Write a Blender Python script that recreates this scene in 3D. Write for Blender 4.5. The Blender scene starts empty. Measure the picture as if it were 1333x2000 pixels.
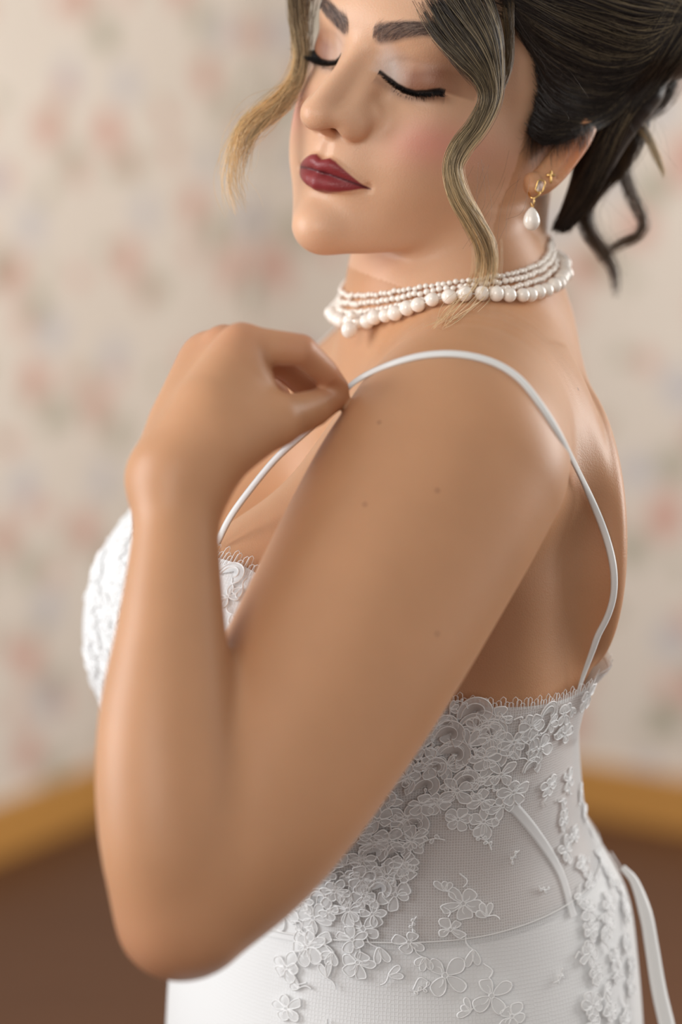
import bpy, bmesh, math, random
import numpy as np
from mathutils import Vector, Matrix
random.seed(7); RNG = np.random.default_rng(7)
D = bpy.data; SC = bpy.context.scene; COL = SC.collection

# ------------------------------------------------------------------ camera
CAM_H, PITCH = 1.50, math.radians(9.0)
FPX, CX, CY = 4667.0, 666.5, 1000.0            # focal length in pixels of the 1333x2000 frame
cam = D.cameras.new('camera'); cam_ob = D.objects.new('camera', cam); COL.objects.link(cam_ob)
cam.sensor_fit = 'AUTO'; cam.sensor_width = 36.0; cam.lens = FPX / 2000 * 36.0
cam_ob.location = (0, 0, CAM_H); cam_ob.rotation_euler = (math.radians(90) - PITCH, 0, 0)
cam.dof.use_dof = True; cam.dof.focus_distance = 1.325; cam.dof.aperture_fstop = 2.8
cam.clip_start = 0.05; SC.camera = cam_ob
# ------------------------------------------------------------------ world and lights
wd = D.worlds.new('world'); SC.world = wd; wd.use_nodes = True
wd.node_tree.nodes['Background'].inputs[0].default_value = (1.0, 0.98, 0.96, 1)
wd.node_tree.nodes['Background'].inputs[1].default_value = 0.48
def area(name, loc, target, sx, sy, power, col):
    l = D.lights.new(name, 'AREA'); l.shape = 'RECTANGLE'; l.size = sx; l.size_y = sy; l.energy = power; l.color = col
    o = D.objects.new(name, l); COL.objects.link(o); o.location = loc
    o.rotation_euler = (Vector(target) - Vector(loc)).to_track_quat('-Z', 'Y').to_euler(); return o
area('window_and_fill_light', (-2.3, 1.25, 1.80), (0, 1.4, 1.35), 1.3, 1.7, 52, (0.96, 0.98, 1.0))
area('window_and_fill_light', (2.5, 2.6, 1.9), (0.1, 1.4, 1.4), 1.3, 1.7, 60, (1.0, 0.98, 0.95))
area('window_and_fill_light', (-1.3, -1.6, 2.4), (0, 1.4, 1.4), 1.6, 1.6, 38, (1.0, 0.95, 0.88))  # frontal fill lamp, added to lift the camera-facing sides; not a window
area('window_and_fill_light', (1.5, 2.9, 2.2), (-.3, 5.3, 1.2), 1.2, 1.5, 54, (1.0, 0.97, 0.93))  # added lamp aimed only at the walls to brighten the background
SC.view_settings.view_transform = 'Standard'; SC.view_settings.look = 'None'
SC.view_settings.exposure = 0.0; SC.view_settings.gamma = 1.0; SC.view_settings.use_curve_mapping = False

# ------------------------------------------------------------------ coordinates
sp, cp = math.sin(PITCH), math.cos(PITCH)
def W(c):
    """camera-aligned metres (right, up, depth) -> world"""
    c = np.asarray(c, float); x, y, d = c[..., 0], c[..., 1], c[..., 2]
    return np.stack([x, d * cp + y * sp, CAM_H - d * sp + y * cp], -1)
def P(u, v, d): return np.array([(u - CX) / FPX * d, (CY - v) / FPX * d, d])
def px(c): c = np.asarray(c); return np.stack([CX + FPX * c[..., 0] / c[..., 2], CY - FPX * c[..., 1] / c[..., 2]], -1)
# head frame: person's left, up, forward (millimetres)
def _rot(r):
    a = np.linalg.norm(r); k = np.array(r) / a
    K = np.array([[0, -k[2], k[1]], [k[2], 0, -k[0]], [-k[1], k[0], 0]])
    return np.eye(3) + math.sin(a) * K + (1 - math.cos(a)) * K @ K
HR = _rot([-.0656, .6533, -.3150]) @ np.diag([1, 1, -1.]); HT = np.array([.0101, .2595, 1.360]); HS = 1.0195e-3
def H(m): return np.asarray(m, float) * HS @ HR.T + HT
def toH(c): return (np.asarray(c) - HT) @ HR / HS
# torso frame: forward, left, up (metres), origin at the base of the neck
YAW = math.radians(15)
UP = np.array([0, cp, -sp]); GY = np.array([0, sp, cp]); GX = np.array([1., 0, 0])
BF = -math.cos(YAW) * GX - math.sin(YAW) * GY; BL = math.sin(YAW) * GX - math.cos(YAW) * GY
BO = P(905, 600, 1.450)
def T(a, b, h): return BO + a * BF + b * BL + h * UP

# ------------------------------------------------------------------ distance field on a graded grid
def axis(lo, hi, f0, f1, fine, coarse):
    a = np.arange(f0, lo, -coarse)[::-1]; b = np.arange(f0 + fine, f1, fine); c = np.arange(b[-1] + coarse, hi, coarse)
    return np.concatenate([a, b, c]).astype(np.float32)
FINE, COARSE = 0.0013, 0.0027
AX = axis(-.215, .235, -.112, .165, FINE, COARSE)
AY = axis(-.44, .395, -.005, .36, FINE, COARSE)
AZ = axis(1.12, 1.74, 1.165, 1.46, FINE, COARSE)
BIG = 0.05
class Field:
    def __init__(s, src=None):
        s.f = np.full((len(AX), len(AY), len(AZ)), BIG, np.float32) if src is None else src.f.copy()
    def box(s, lo, hi):
        i = [slice(max(0, np.searchsorted(A, l) - 1), np.searchsorted(A, h) + 1) for A, l, h in zip((AX, AY, AZ), lo, hi)]
        return i, AX[i[0]][:, None, None], AY[i[1]][None, :, None], AZ[i[2]][None, None, :]
    def put(s, i, g, k, op):
        f = s.f[tuple(i)]
        if op == 's': g = -g
        if k > 0:
            h = np.maximum(k - np.abs(f - g), 0) / k; m = h * h * k * .25
        else: m = 0
        s.f[tuple(i)] = np.minimum(f, g) - m if op == 'u' else np.maximum(f, g) + m
    def sweep(s, pts, rad, k=.01, op='u', n=0):
        """round tapered tube through points"""
        pts = np.asarray(pts, float); rad = np.asarray(rad, float) * np.ones(len(pts))
        if n: pts, rad = smooth_path(pts, rad, n)
        R = rad.max() + k + .012
        for a, b, ra, rb in zip(pts[:-1], pts[1:], rad[:-1], rad[1:]):
            pass
        i, x, y, z = s.box(pts.min(0) - R, pts.max(0) + R)
        best = None
        for a, b, ra, rb in zip(pts[:-1], pts[1:], rad[:-1], rad[1:]):
            d = b - a; L2 = max(d @ d, 1e-12)
            t = np.clip(((x - a[0]) * d[0] + (y - a[1]) * d[1] + (z - a[2]) * d[2]) / np.float32(L2), 0, 1).astype(np.float32)
            g = np.sqrt((x - a[0] - t * d[0]) ** 2 + (y - a[1] - t * d[1]) ** 2 + (z - a[2] - t * d[2]) ** 2) - (ra + (rb - ra) * t)
            best = g if best is None else np.minimum(best, g)
        s.put(i, best.astype(np.float32), k, op)
    def ell(s, c, axes, rad, k=.01, op='u'):
        """ellipsoid; axes = three row vectors"""
        c = np.asarray(c, float); A = np.asarray(axes, float); rad = np.asarray(rad, float); R = rad.max() + k + .012
        i, x, y, z = s.box(c - R, c + R)
        q = [((x - c[0]) * a[0] + (y - c[1]) * a[1] + (z - c[2]) * a[2]) for a in A]
        k0 = np.sqrt(sum((u / r) ** 2 for u, r in zip(q, rad))); k1 = np.sqrt(sum((u / r ** 2) ** 2 for u, r in zip(q, rad)))
        s.put(i, (k0 * (k0 - 1) / np.maximum(k1, 1e-6)).astype(np.float32), k, op)
def smooth_path(pts, rad, n):
    """Catmull-Rom"""
    pts = np.asarray(pts, float); rad = np.asarray(rad, float).reshape(len(pts), -1)
    v = np.c_[pts, rad]; e = np.r_[[2 * v[0] - v[1]], v, [2 * v[-1] - v[-2]]]; out = []
    for j in range(len(v) - 1):
        p0, p1, p2, p3 = e[j:j + 4]; t = np.linspace(0, 1, n, endpoint=False)[:, None]
        out.append(.5 * (2 * p1 + (p2 - p0) * t + (2 * p0 - 5 * p1 + 4 * p2 - p3) * t ** 2 + (3 * p1 - p0 - 3 * p2 + p3) * t ** 3))
    out = np.r_[np.concatenate(out), [v[-1]]]
    return (out[:, :pts.shape[1]], out[:, pts.shape[1]:].squeeze(-1)) if rad.shape[1] == 1 else (out[:, :pts.shape[1]], out[:, pts.shape[1]:])

# ---- torso: stacked ellipses
def torso_field(F):
    i, x, y, z = F.box(T(0, 0, -.26) - .45, T(0, 0, -.26) + .45)
    q = np.stack(np.broadcast_arrays(x, y, z), -1).astype(np.float32) - BO.astype(np.float32)
    a, b, h = q @ BF.astype(np.float32), q @ BL.astype(np.float32), q @ UP.astype(np.float32); del q
    hh = np.array([.06, .02, -.02, -.05, -.09, -.14, -.20, -.26, -.31, -.36, -.42, -.50, -.60])
    ca = np.array([.010, .009, .006, .006, .012, .020, .028, .036, .040, .035, .037, .037, .036])
    A = np.array([.044, .050, .062, .073, .074, .073, .081, .095, .107, .135, .1425, .146, .149])
    B = np.array([.050, .060, .074, .104, .150, .166, .164, .152, .146, .152, .170, .188, .194])
    hs = np.linspace(.06, -.60, 200); o = np.argsort(hh)
    def sm(v):
        w = np.interp(hs, hh[o], v[o]); kk = np.exp(-np.linspace(-2, 2, 17) ** 2); kk /= kk.sum()
        return np.convolve(np.pad(w, 8, mode='edge'), kk, 'valid')
    ii = np.clip((.06 - h) / .66 * 199, 0, 199)
    def at(v): return np.interp(ii, np.arange(200), sm(v)).astype(np.float32)
    C, A_, B_ = at(ca), at(A), at(B)
    u, v = (a - C), b
    k0 = np.sqrt((u / A_) ** 2 + (v / B_) ** 2); k1 = np.sqrt((u / A_ ** 2) ** 2 + (v / B_ ** 2) ** 2)
    g = k0 * (k0 - 1) / np.maximum(k1, 1e-5)
    g = np.maximum(g * .85, h - .055); g = np.maximum(g, -.58 - h)
    F.put(i, g.astype(np.float32), .0, 'u')

# ---- head
ROWS = [
 (75, [(0,-12),(25,-18),(42,-32),(54,-50),(60,-72),(62,-95)]),
 (58, [(0,-3),(25,-9),(42,-23),(55,-42),(63,-65),(67,-92)]),
 (35, [(0,2),(25,-3),(42,-14),(55,-33),(64,-60),(69,-92)]),
 (17, [(0,4),(15,3),(30,-1),(43,-11),(54,-30),(64,-58),(70,-92)]),
 (6, [(0,0),(12,-4),(24,-12),(36,-15),(48,-24),(57,-36),(66,-60),(71,-92)]),
 (-5, [(0,0),(12,-6),(22,-15),(33,-17),(46,-22),(57,-35),(66,-60),(71,-92)]),
 (-20, [(0,2),(12,-4),(22,-9),(34,-11),(48,-18),(59,-32),(68,-57),(72,-92)]),
 (-38, [(0,4),(14,0),(26,-5),(39,-9),(51,-19),(60,-34),(68,-60),(72,-92)]),
 (-52, [(0,6),(14,3),(26,-4),(39,-10),(51,-21),(60,-37),(67,-64),(70,-92)]),
 (-68, [(0,4),(14,2),(25,-6),(37,-13),(49,-25),(57,-43),(63,-68),(67,-92)]),
 (-84, [(0,-1),(12,-2),(24,-9),(35,-18),(44,-31),(52,-50),(57,-72),(60,-92)]),
 (-97, [(0,4),(10,2),(21,-7),(32,-20),(41,-36),(48,-56),(53,-78)]),
 (-110, [(0,-1),(10,-4),(21,-13),(31,-28),(39,-46),(45,-66)]),
 (-127, [(0,-13),(20,-26),(32,-50),(38,-70)])]
ZC = -92.
def face_table():
    S, R = [], []
    for y, row in ROWS:
        for x, z in row:
            th = math.atan2(x, z - ZC); r = math.hypot(x, z - ZC)
            S.append((th * 75, y)); R.append(r)
            if x > 0: S.append((-th * 75, y)); R.append(r)
    S, R = np.array(S, float), np.array(R, float)
    def tps(d2): return d2 * np.log(np.maximum(d2, 1e-9)) * .5
    n = len(S); d2 = ((S[:, None] - S[None]) ** 2).sum(-1)
    K = np.block([[tps(d2) + np.eye(n) * 6, np.c_[np.ones(n), S]], [np.c_[np.ones(n), S].T, np.zeros((3, 3))]])
    w = np.linalg.solve(K, np.r_[R, 0, 0, 0])
    ths = np.linspace(-2.0, 2.0, 161); ys = np.linspace(-130, 80, 141)
    G = np.stack(np.meshgrid(ths * 75, ys, indexing='ij'), -1).reshape(-1, 2)
    lim = G.copy(); lim[:, 0] = np.clip(lim[:, 0], -1.75 * 75, 1.75 * 75)
    r = tps(((lim[:, None] - S[None]) ** 2).sum(-1)) @ w[:n] + w[n] + lim @ w[n + 1:]
    return ths, ys, r.reshape(161, 141)
THS, YS, RT = face_table()
def face_r(th, y):
    fi = np.clip((th + 2) / 4 * 160, 0, 159.999); fj = np.clip((y + 130) / 210 * 140, 0, 139.999)
    i, j = fi.astype(int), fj.astype(int); u, v = fi - i, fj - j
    return RT[i, j] * (1 - u) * (1 - v) + RT[i + 1, j] * u * (1 - v) + RT[i, j + 1] * (1 - u) * v + RT[i + 1, j + 1] * u * v
def smax(a, b, k):
    h = np.maximum(k - np.abs(a - b), 0) / k; return np.maximum(a, b) + h * h * k * .25
def head_field(F):
    c = H((0, 0, -85)); i, x, y, z = F.box(c - .17, c + .17)
    q = np.stack(np.broadcast_arrays(x, y, z), -1).astype(np.float32) - HT.astype(np.float32)
    q = q @ (HR / HS).astype(np.float32); lx, ly, lz = q[..., 0], q[..., 1], q[..., 2]; del q
    th = np.arctan2(lx, lz - ZC); rho = np.sqrt(lx ** 2 + (lz - ZC) ** 2)
    g = (rho - face_r(th, ly).astype(np.float32)) * .88; del th, rho
    jaw = (-111.5 + .38 * np.maximum(-lz - 8, 0) + .4 * np.maximum(-lz - 66, 0)) - ly
    g = smax(g, jaw * .9, 11.); g = smax(g, -118 - lz, 12.); g = smax(g, ly - 72, 14.)
    ra = (75., 86., 98.); cc = (0, 30, -97)
    k0 = np.sqrt((lx / ra[0]) ** 2 + ((ly - cc[1]) / ra[1]) ** 2 + ((lz - cc[2]) / ra[2]) ** 2)
    k1 = np.sqrt((lx / ra[0] ** 2) ** 2 + ((ly - cc[1]) / ra[1] ** 2) ** 2 + ((lz - cc[2]) / ra[2] ** 2) ** 2)
    e = k0 * (k0 - 1) / np.maximum(k1, 1e-6)
    h = np.maximum(14. - np.abs(g - e), 0) / 14.; g = np.minimum(g, e) - h * h * 14 * .25
    F.put(i, (g * HS).astype(np.float32), .009, 'u')
HL = HR.T   # rows: head axes in camera space
def hs(F, pts, rad, k, op='u', n=5): F.sweep(H(pts), np.asarray(rad) * HS, k * HS, op, n)
def he(F, c, rad, k, op='u', rot=None):
    A = HL if rot is None else rot @ HL
    F.ell(H(c), A, np.asarray(rad) * HS, k * HS, op)
def mir(pts, s): return [(s * p[0], p[1], p[2]) for p in pts]
def zs(F, pts, dz=0):
    """drop (x, y) points of the head frame onto the front of the face"""
    z = np.arange(42, -75, -.4); out = []
    for p in pts:
        q = H(np.stack([np.full_like(z, p[0]), np.full_like(z, p[1]), z], -1)); v = sample(F.f, q); j = np.argmax(v < 0)
        out.append((p[0], p[1], z[j] + dz))
    return out
LASH = [(15.8,-6.2),(19,-8.2),(24,-10.4),(30,-11.6),(36,-11.6),(42,-9.8),(48,-6.8)]
def lipline(x): return -66.9 - .9 * min(abs(x) / 8, 1) ** 2 * (1 - min(abs(x) / 26, 1)) - 1.6 * (x / 26) ** 2
def FAR(s): return 3.6 if s < 0 else 0.0      # the far lid sits a little higher
def features(F):
    hs(F, [(0,4,-3),(0,-8,4.5),(0,-22,13.5),(0,-31,19),(0,-37,21.2)], [6.4,6.6,7.4,7.6,8.6], 8)
    for s in (1, -1):
        he(F, (s*13.2,-39.8,6.5), (6.9,6.4,8.6), 4)
        hs(F, mir([(5,-37,20),(11.5,-36.2,14.5),(15.2,-38.5,6)], s), [5.6,4.9,4.6], 5)
        hs(F, mir([(9,-8,-6),(10.5,-20,1),(12,-31,6.5)], s), [5.5,6.5,6.5], 9)
        hs(F, mir([(15,-35,2.5),(18,-30,-4)], s), [4.6,4], 9)
    hs(F, [(0,-40.5,20),(0,-43.5,13),(0,-46,6)], [4.2,3.4,3.6], 3)
    for s in (1, -1):
        hs(F, mir([(5.0,-44.0,18.0),(8.2,-43.2,12.5),(11.6,-43.4,7.0)], s), [1.7,2.9,2.1], 1.6, 's')
    # closed lids
    for s in (1, -1):
        he(F, (s*32,-3.5+FAR(s),-24 if s > 0 else -25.5), (18.5,13.0,13.4), 6)
    for s in (1, -1):
        hs(F, zs(F, mir2([(x, y + FAR(s)) for x, y in LASH], s), .1), [.4,.7,.8,.9,.9,.8,.4], 1.3, 's', 4)
    # lips
    for s in (1, -1):
        hs(F, mir([(24.5,-68.0,-8.2),(19,-66.0,-3.0),(10,-63.2,2.9),(4.5,-62.4,5.0),(0,-63.3,5.0)], s), [.8,2.4,3.8,4.2,3.9], 2.5)
        hs(F, mir([(24,-68.6,-8.2),(17,-71.0,-2.4),(8,-72.4,2.6),(0,-72.8,4.0)], s), [.8,3.2,4.4,4.8], 2.5)
    for s in ():
        xs_ = [0, 3, 6, 10, 15, 20, 23.5, 25.5]
        hs(F, zs(F, [(s*x, lipline(x)) for x in xs_], .5), [1.1,1.1,1.1,1.1,1.1,1.0,.8,.5], 2.2, 's', 4)
    for s in (1, -1):
        he(F, (s*26.5,-68.6,-6.5), (1.6,2.0,1.8), 3, 's')
    hs(F, zs(F, [(0,-50.5),(0,-57)], 2.3), [1.6,1.9], 5, 's', 4)
    he(F, (0,-98,-8), (13,12,13.5), 10)
def mir2(pts, s): return [(s * p[0], p[1]) for p in pts]
def ear(F):
    # left ear, seen from the front-left: lobe forward and low, helix rising back
    e = lambda u, v, d: P(u, v, d)
    plate = [e(1043,362,1.383), e(1062,345,1.384), e(1090,315,1.388), e(1118,280,1.394), e(1135,250,1.400)]
    F.sweep(plate, [.0062,.0066,.0072,.0075,.007], .006, 'u', 4)
    F.sweep([e(1046,368,1.379), e(1068,362,1.380), e(1098,338,1.384), e(1127,302,1.390), e(1150,268,1.396), e(1158,232,1.403), e(1130,205,1.405)],
            [.0046,.0044,.0036,.0031,.003,.003,.003], .004, 'u', 5)
    F.sweep([e(1040,352,1.376),e(1045,364,1.374)], [.0048,.0045], .004)
    F.sweep([e(1075,322,1.374), e(1098,293,1.378), e(1118,262,1.384)], [.005,.0062,.0055], .004, 's', 4)
    F.sweep([e(1088,345,1.379), e(1115,312,1.384), e(1138,275,1.389)], [.0012,.0018,.0018], .002, 's', 4)
def neck(F):
    F.sweep([P(935,330,1.470), P(891,450,1.470), P(876,540,1.464), P(890,640,1.454)], [.046,.0535,.0560,.064], .03, 'u', 8)
def shoulders(F):
    # trapezius and near / far shoulders
    F.sweep([P(925,650,1.468), P(942,745,1.405), P(905,835,1.318)], [.036,.046,.055], .04, 'u', 8)
    F.sweep([T(-.015,-.03,-.01), T(-.01,-.10,-.065), T(-.005,-.165,-.085)], [.042,.044,.050], .035, 'u', 4)
    # shoulder blade
    F.ell(T(-.045,.10,-.13), [BF, BL, UP], (.012,.05,.065), .035)
def breasts(F):
    for s in (1, -1):
        F.sweep([T(.025, s*.10, -.06), T(.068, s*.09, -.105), T(.118, s*.082, -.180)], [.042,.053,.068], .05, 'u', 14)
        F.ell(T(.136, s*.082, -.213), [BF, BL, UP], (.081,.082,.088), .045)
ARM = [P(882,902,1.272), P(812,1020,1.258), P(650,1315,1.222), P(490,1590,1.188), P(372,1770,1.168)]
ARM_R = [.0625,.0635,.0585,.049,.034]
FORE = [P(345,1795,1.162), P(338,1620,1.160), P(327,1430,1.165), P(335,1230,1.176), P(343,1050,1.194), P(345,945,1.205)]
FORE_R = [.0290,.0365,.0345,.0270,.0218,.0205]
def arms(F):
    F.sweep(ARM, ARM_R, .028, 'u', 13)
    F.sweep([T(0,-.185,-.075), T(-.01,-.215,-.2), T(-.01,-.225,-.34)], [.055,.05,.04], .03, 'u', 4)
def forearm(F):
    F.sweep([T(-.01,-.225,-.34), T(.03,-.215,-.45), T(.06,-.20,-.56)], [.040,.034,.026], .01, 'u', 4)
    F.sweep(FORE, FORE_R, .009, 'u', 12)
HAND = dict(
 wrist=(P(345,940,1.205), .0205),
 index=[P(472,673,1.228), P(588,684,1.230), P(634,727,1.246), P(660,754,1.263)],
 middle=[P(440,676,1.248), P(556,712,1.256), P(600,752,1.268), P(612,788,1.272)],
 ring=[P(408,697,1.264), P(508,742,1.282), P(541,776,1.290), P(540,806,1.285)],
 pinky=[P(380,742,1.276), P(462,792,1.296), P(496,818,1.300), P(505,838,1.293)],
 thumb=[P(435,868,1.205), P(540,822,1.218), P(612,798,1.240), P(657,774,1.264)])
def hand(F):
    w = HAND['wrist'][0]
    G = Field.__new__(Field); G.f = np.full_like(F.f, BIG)
    for n, off, r0 in (('index',(18,-8,-.004),.0125),('middle',(4,-4,.004),.0125),('ring',(-10,0,.012),.012),('pinky',(-18,12,.018),.0115)):
        m = HAND[n][0]; s = w + np.array([off[0]*.00025, -off[1]*.00025, off[2]])
        G.sweep([s, (s*.45+m*.55), m], [r0, .0122, .0108], .012)
    G.sweep([w, HAND['thumb'][0], HAND['thumb'][1]], [.018,.0165,.0128], .014)
    G.sweep([w + np.array([.004,.004,0]), P(420,815,1.216), P(470,745,1.226)], [.019,.0185,.0135], .022)
    G.sweep([P(330,930,1.215), P(352,830,1.238), P(405,715,1.262)], [.016,.0145,.0125], .016)
    F.put([slice(None)]*3, G.f, .012, 'u')
    fr = dict(index=[.0103,.0083,.0073,.0055], middle=[.0104,.0085,.0078,.0066], ring=[.0102,.0085,.0076,.0064], pinky=[.0095,.008,.007,.006])
    for n in fr: F.sweep(HAND[n], fr[n], .0032)
    t = HAND['thumb']; F.sweep(t[1:], [.0126,.0097,.0066], .004)
    # creases under the finger joints
    for n, rr in (('index', .0083), ('middle', .0085)):
        p = HAND[n]
        for j in (1, 2):
            ax = p[j+1]-p[j-1]; ax /= np.linalg.norm(ax); mid = (p[j-1]+p[j+1])/2; inn = mid-p[j]; inn -= ax*(inn@ax); inn /= np.linalg.norm(inn)
            c = p[j] + inn*rr*.95; sd = np.cross(ax, inn)
            F.sweep([c-sd*.007, c+inn*.0004, c+sd*.007], [.0003,.0006,.0003], .0012, 's')

# ---- surface extraction (naive surface nets)
def surface(f, lo=None):
    s = f < 0
    nx, ny, nz = f.shape
    c = s[:-1, :-1, :-1].astype(np.int8)
    n = np.zeros((nx-1, ny-1, nz-1), np.int8)
    for i in (0, 1):
        for j in (0, 1):
            for k in (0, 1): n += s[i:nx-1+i, j:ny-1+j, k:nz-1+k]
    I = np.argwhere((n > 0) & (n < 8)); idx = np.full((nx-1, ny-1, nz-1), -1, np.int32); idx[tuple(I.T)] = np.arange(len(I))
    acc = np.zeros((len(I), 3)); cnt = np.zeros(len(I)); A = (AX, AY, AZ)
    cs = [(0,0,0),(1,0,0),(0,1,0),(1,1,0),(0,0,1),(1,0,1),(0,1,1),(1,1,1)]
    for a in range(8):
        for b in range(a+1, 8):
            if sum(p != q for p, q in zip(cs[a], cs[b])) != 1: continue
            ia, ib = I + cs[a], I + cs[b]; fa, fb = f[tuple(ia.T)], f[tuple(ib.T)]
            m = (fa < 0) != (fb < 0); t = np.where(m, fa / np.where(m, fa - fb, 1), 0)
            pa = np.stack([A[d][ia[:, d]] for d in range(3)], -1); pb = np.stack([A[d][ib[:, d]] for d in range(3)], -1)
            acc += np.where(m[:, None], pa + (pb - pa) * t[:, None], 0); cnt += m
    V = acc / cnt[:, None]; Q = []
    for d in range(3):
        o1, o2 = [(1, 2), (2, 0), (0, 1)][d]
        sl0 = [slice(None)] * 3; sl1 = [slice(None)] * 3; sl0[d] = slice(0, -1); sl1[d] = slice(1, None)
        e = s[tuple(sl0)] != s[tuple(sl1)]; E = np.argwhere(e)
        E = E[(E[:, o1] > 0) & (E[:, o2] > 0) & (E[:, o1] < f.shape[o1]-1) & (E[:, o2] < f.shape[o2]-1)]
        flip = s[tuple(E.T)]
        def at(d1, d2):
            q = E.copy(); q[:, o1] += d1; q[:, o2] += d2; return idx[tuple(q.T)]
        q = np.stack([at(-1, -1), at(0, -1), at(0, 0), at(-1, 0)], -1); q[~flip] = q[~flip][:, ::-1]; Q.append(q)
    return V, np.concatenate(Q)
def relax(V, Q, it=2, lam=.5):
    e = np.concatenate([Q[:, [0, 1]], Q[:, [1, 2]], Q[:, [2, 3]], Q[:, [3, 0]]]); e = np.r_[e, e[:, ::-1]]
    for _ in range(it):
        n = np.bincount(e[:, 0], minlength=len(V)).astype(float)
        m = np.stack([np.bincount(e[:, 0], V[e[:, 1], d], len(V)) for d in range(3)], -1) / np.maximum(n, 1)[:, None]
        V = V + lam * (m - V)
    return V
def sample(f, V):
    t = []
    for A, d in ((AX, 0), (AY, 1), (AZ, 2)):
        i = np.clip(np.searchsorted(A, V[:, d]) - 1, 0, len(A) - 2); t.append((i, np.clip((V[:, d] - A[i]) / (A[i+1] - A[i]), 0, 1)))
    (i, u), (j, v), (k, w) = t; r = 0
    for a in (0, 1):
        for b in (0, 1):
            for c in (0, 1): r = r + f[i+a, j+b, k+c] * (u if a else 1-u) * (v if b else 1-v) * (w if c else 1-w)
    return r
def grad(f, V, h=.0013):
    return np.stack([(sample(f, V + e) - sample(f, V - e)) / (2 * h) for e in np.eye(3) * h], -1)
def mesh_from(name, V, Q, mat, parent=None, smooth=True):
    me = D.meshes.new(name); V = np.asarray(V, np.float32); Q = np.asarray(Q, np.int32)
    me.vertices.add(len(V)); me.vertices.foreach_set('co', V.ravel())
    me.loops.add(Q.size); me.loops.foreach_set('vertex_index', Q.ravel())
    me.polygons.add(len(Q)); me.polygons.foreach_set('loop_start', np.arange(0, Q.size, Q.shape[1], dtype=np.int32))
    me.update(calc_edges=True); me.validate()
    me.polygons.foreach_set('use_smooth', np.full(len(me.polygons), smooth)); 
    o = D.objects.new(name, me); COL.objects.link(o)
    if mat: me.materials.append(mat)
    if parent: o.parent = parent
    return o
def vcol(o, name, C):
    a = o.data.color_attributes.new(name, 'FLOAT_COLOR', 'POINT'); C = np.asarray(C, np.float32)
    a.data.foreach_set('color', np.c_[C, np.ones(len(C))].astype(np.float32).ravel())

# ------------------------------------------------------------------ materials
def mat(name):
    m = D.materials.new(name); m.use_nodes = True; nt = m.node_tree
    return m, nt, nt.nodes['Principled BSDF'], nt.nodes, nt.links
def node(N, kind, **kw):
    n = N.new('ShaderNode' + kind)
    for k, v in kw.items():
        if k in n.inputs: n.inputs[k].default_value = v
        else: setattr(n, k, v)
    return n
def simple(name, col, rough=.5, metal=0, **kw):
    m, nt, b, N, L = mat(name); b.inputs['Base Color'].default_value = (*col, 1); b.inputs['Roughness'].default_value = rough; b.inputs['Metallic'].default_value = metal
    for k, v in kw.items(): b.inputs[k.replace('_', ' ')].default_value = v
    # slight unevenness so nothing is perfectly flat in tone
    tc = N.new('ShaderNodeTexCoord'); nz = node(N, 'TexNoise', Scale=240.0, Detail=3.0); L.new(tc.outputs['Object'], nz.inputs['Vector'])
    mr = node(N, 'MapRange'); mr.inputs[3].default_value = max(0, rough - .06); mr.inputs[4].default_value = min(1, rough + .06)
    L.new(nz.outputs[0], mr.inputs[0]); L.new(mr.outputs[0], b.inputs['Roughness']); return m
MOLES = [(741, 825), (855, 958), (713, 985), (855, 1238), (1130, 760)]
def skin_material():
    m, nt, b, N, L = mat('skin')
    at = node(N, 'Attribute', attribute_name='tint'); gl = node(N, 'Attribute', attribute_name='gloss')
    tc = N.new('ShaderNodeTexCoord')
    n1 = node(N, 'TexNoise', Scale=26.0, Detail=4.0); L.new(tc.outputs['Object'], n1.inputs['Vector'])
    mr = node(N, 'MapRange'); mr.inputs[3].default_value = .90; mr.inputs[4].default_value = 1.10; L.new(n1.outputs[0], mr.inputs[0])
    mul = node(N, 'VectorMath', operation='SCALE'); L.new(at.outputs['Color'], mul.inputs[0]); L.new(mr.outputs[0], mul.inputs['Scale'])
    last = mul.outputs[0]
    for (x, y, z) in MOLE_POS:
        ds = node(N, 'VectorMath', operation='DISTANCE'); ds.inputs[1].default_value = (x, y, z); L.new(tc.outputs['Object'], ds.inputs[0])
        r = node(N, 'MapRange', clamp=True); r.inputs[1].default_value = .0005; r.inputs[2].default_value = .0014; r.inputs[3].default_value = .62; r.inputs[4].default_value = 0; L.new(ds.outputs['Value'], r.inputs[0])
        mx = node(N, 'Mix', data_type='RGBA'); mx.inputs['B'].default_value = (.13, .05, .028, 1); L.new(r.outputs[0], mx.inputs['Factor']); L.new(last, mx.inputs['A']); last = mx.outputs['Result']
    L.new(last, b.inputs['Base Color'])
    L.new(gl.outputs['Fac'], b.inputs['Roughness'])
    b.inputs['Specular IOR Level'].default_value = .36
    b.inputs['Subsurface Weight'].default_value = .22; b.inputs['Subsurface Radius'].default_value = (.010, .0035, .0018); b.inputs['Subsurface Scale'].default_value = 1.0
    n2 = node(N, 'TexNoise', Scale=1100.0, Detail=2.0); L.new(tc.outputs['Object'], n2.inputs['Vector'])
    v2 = node(N, 'TexVoronoi', Scale=900.0); L.new(tc.outputs['Object'], v2.inputs['Vector'])
    ad = node(N, 'Math', operation='ADD'); L.new(n2.outputs[0], ad.inputs[0]); L.new(v2.outputs['Distance'], ad.inputs[1])
    bp = node(N, 'Bump', Strength=.18, Distance=.0004); L.new(ad.outputs[0], bp.inputs['Height']); L.new(bp.outputs[0], b.inputs['Normal'])
    return m
def hair_material(name='hair'):
    m, nt, b, N, L = mat(name); at = node(N, 'Attribute', attribute_name='tint'); L.new(at.outputs['Color'], b.inputs['Base Color'])
    b.inputs['Roughness'].default_value = .38; b.inputs['Specular IOR Level'].default_value = .40; return m
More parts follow.
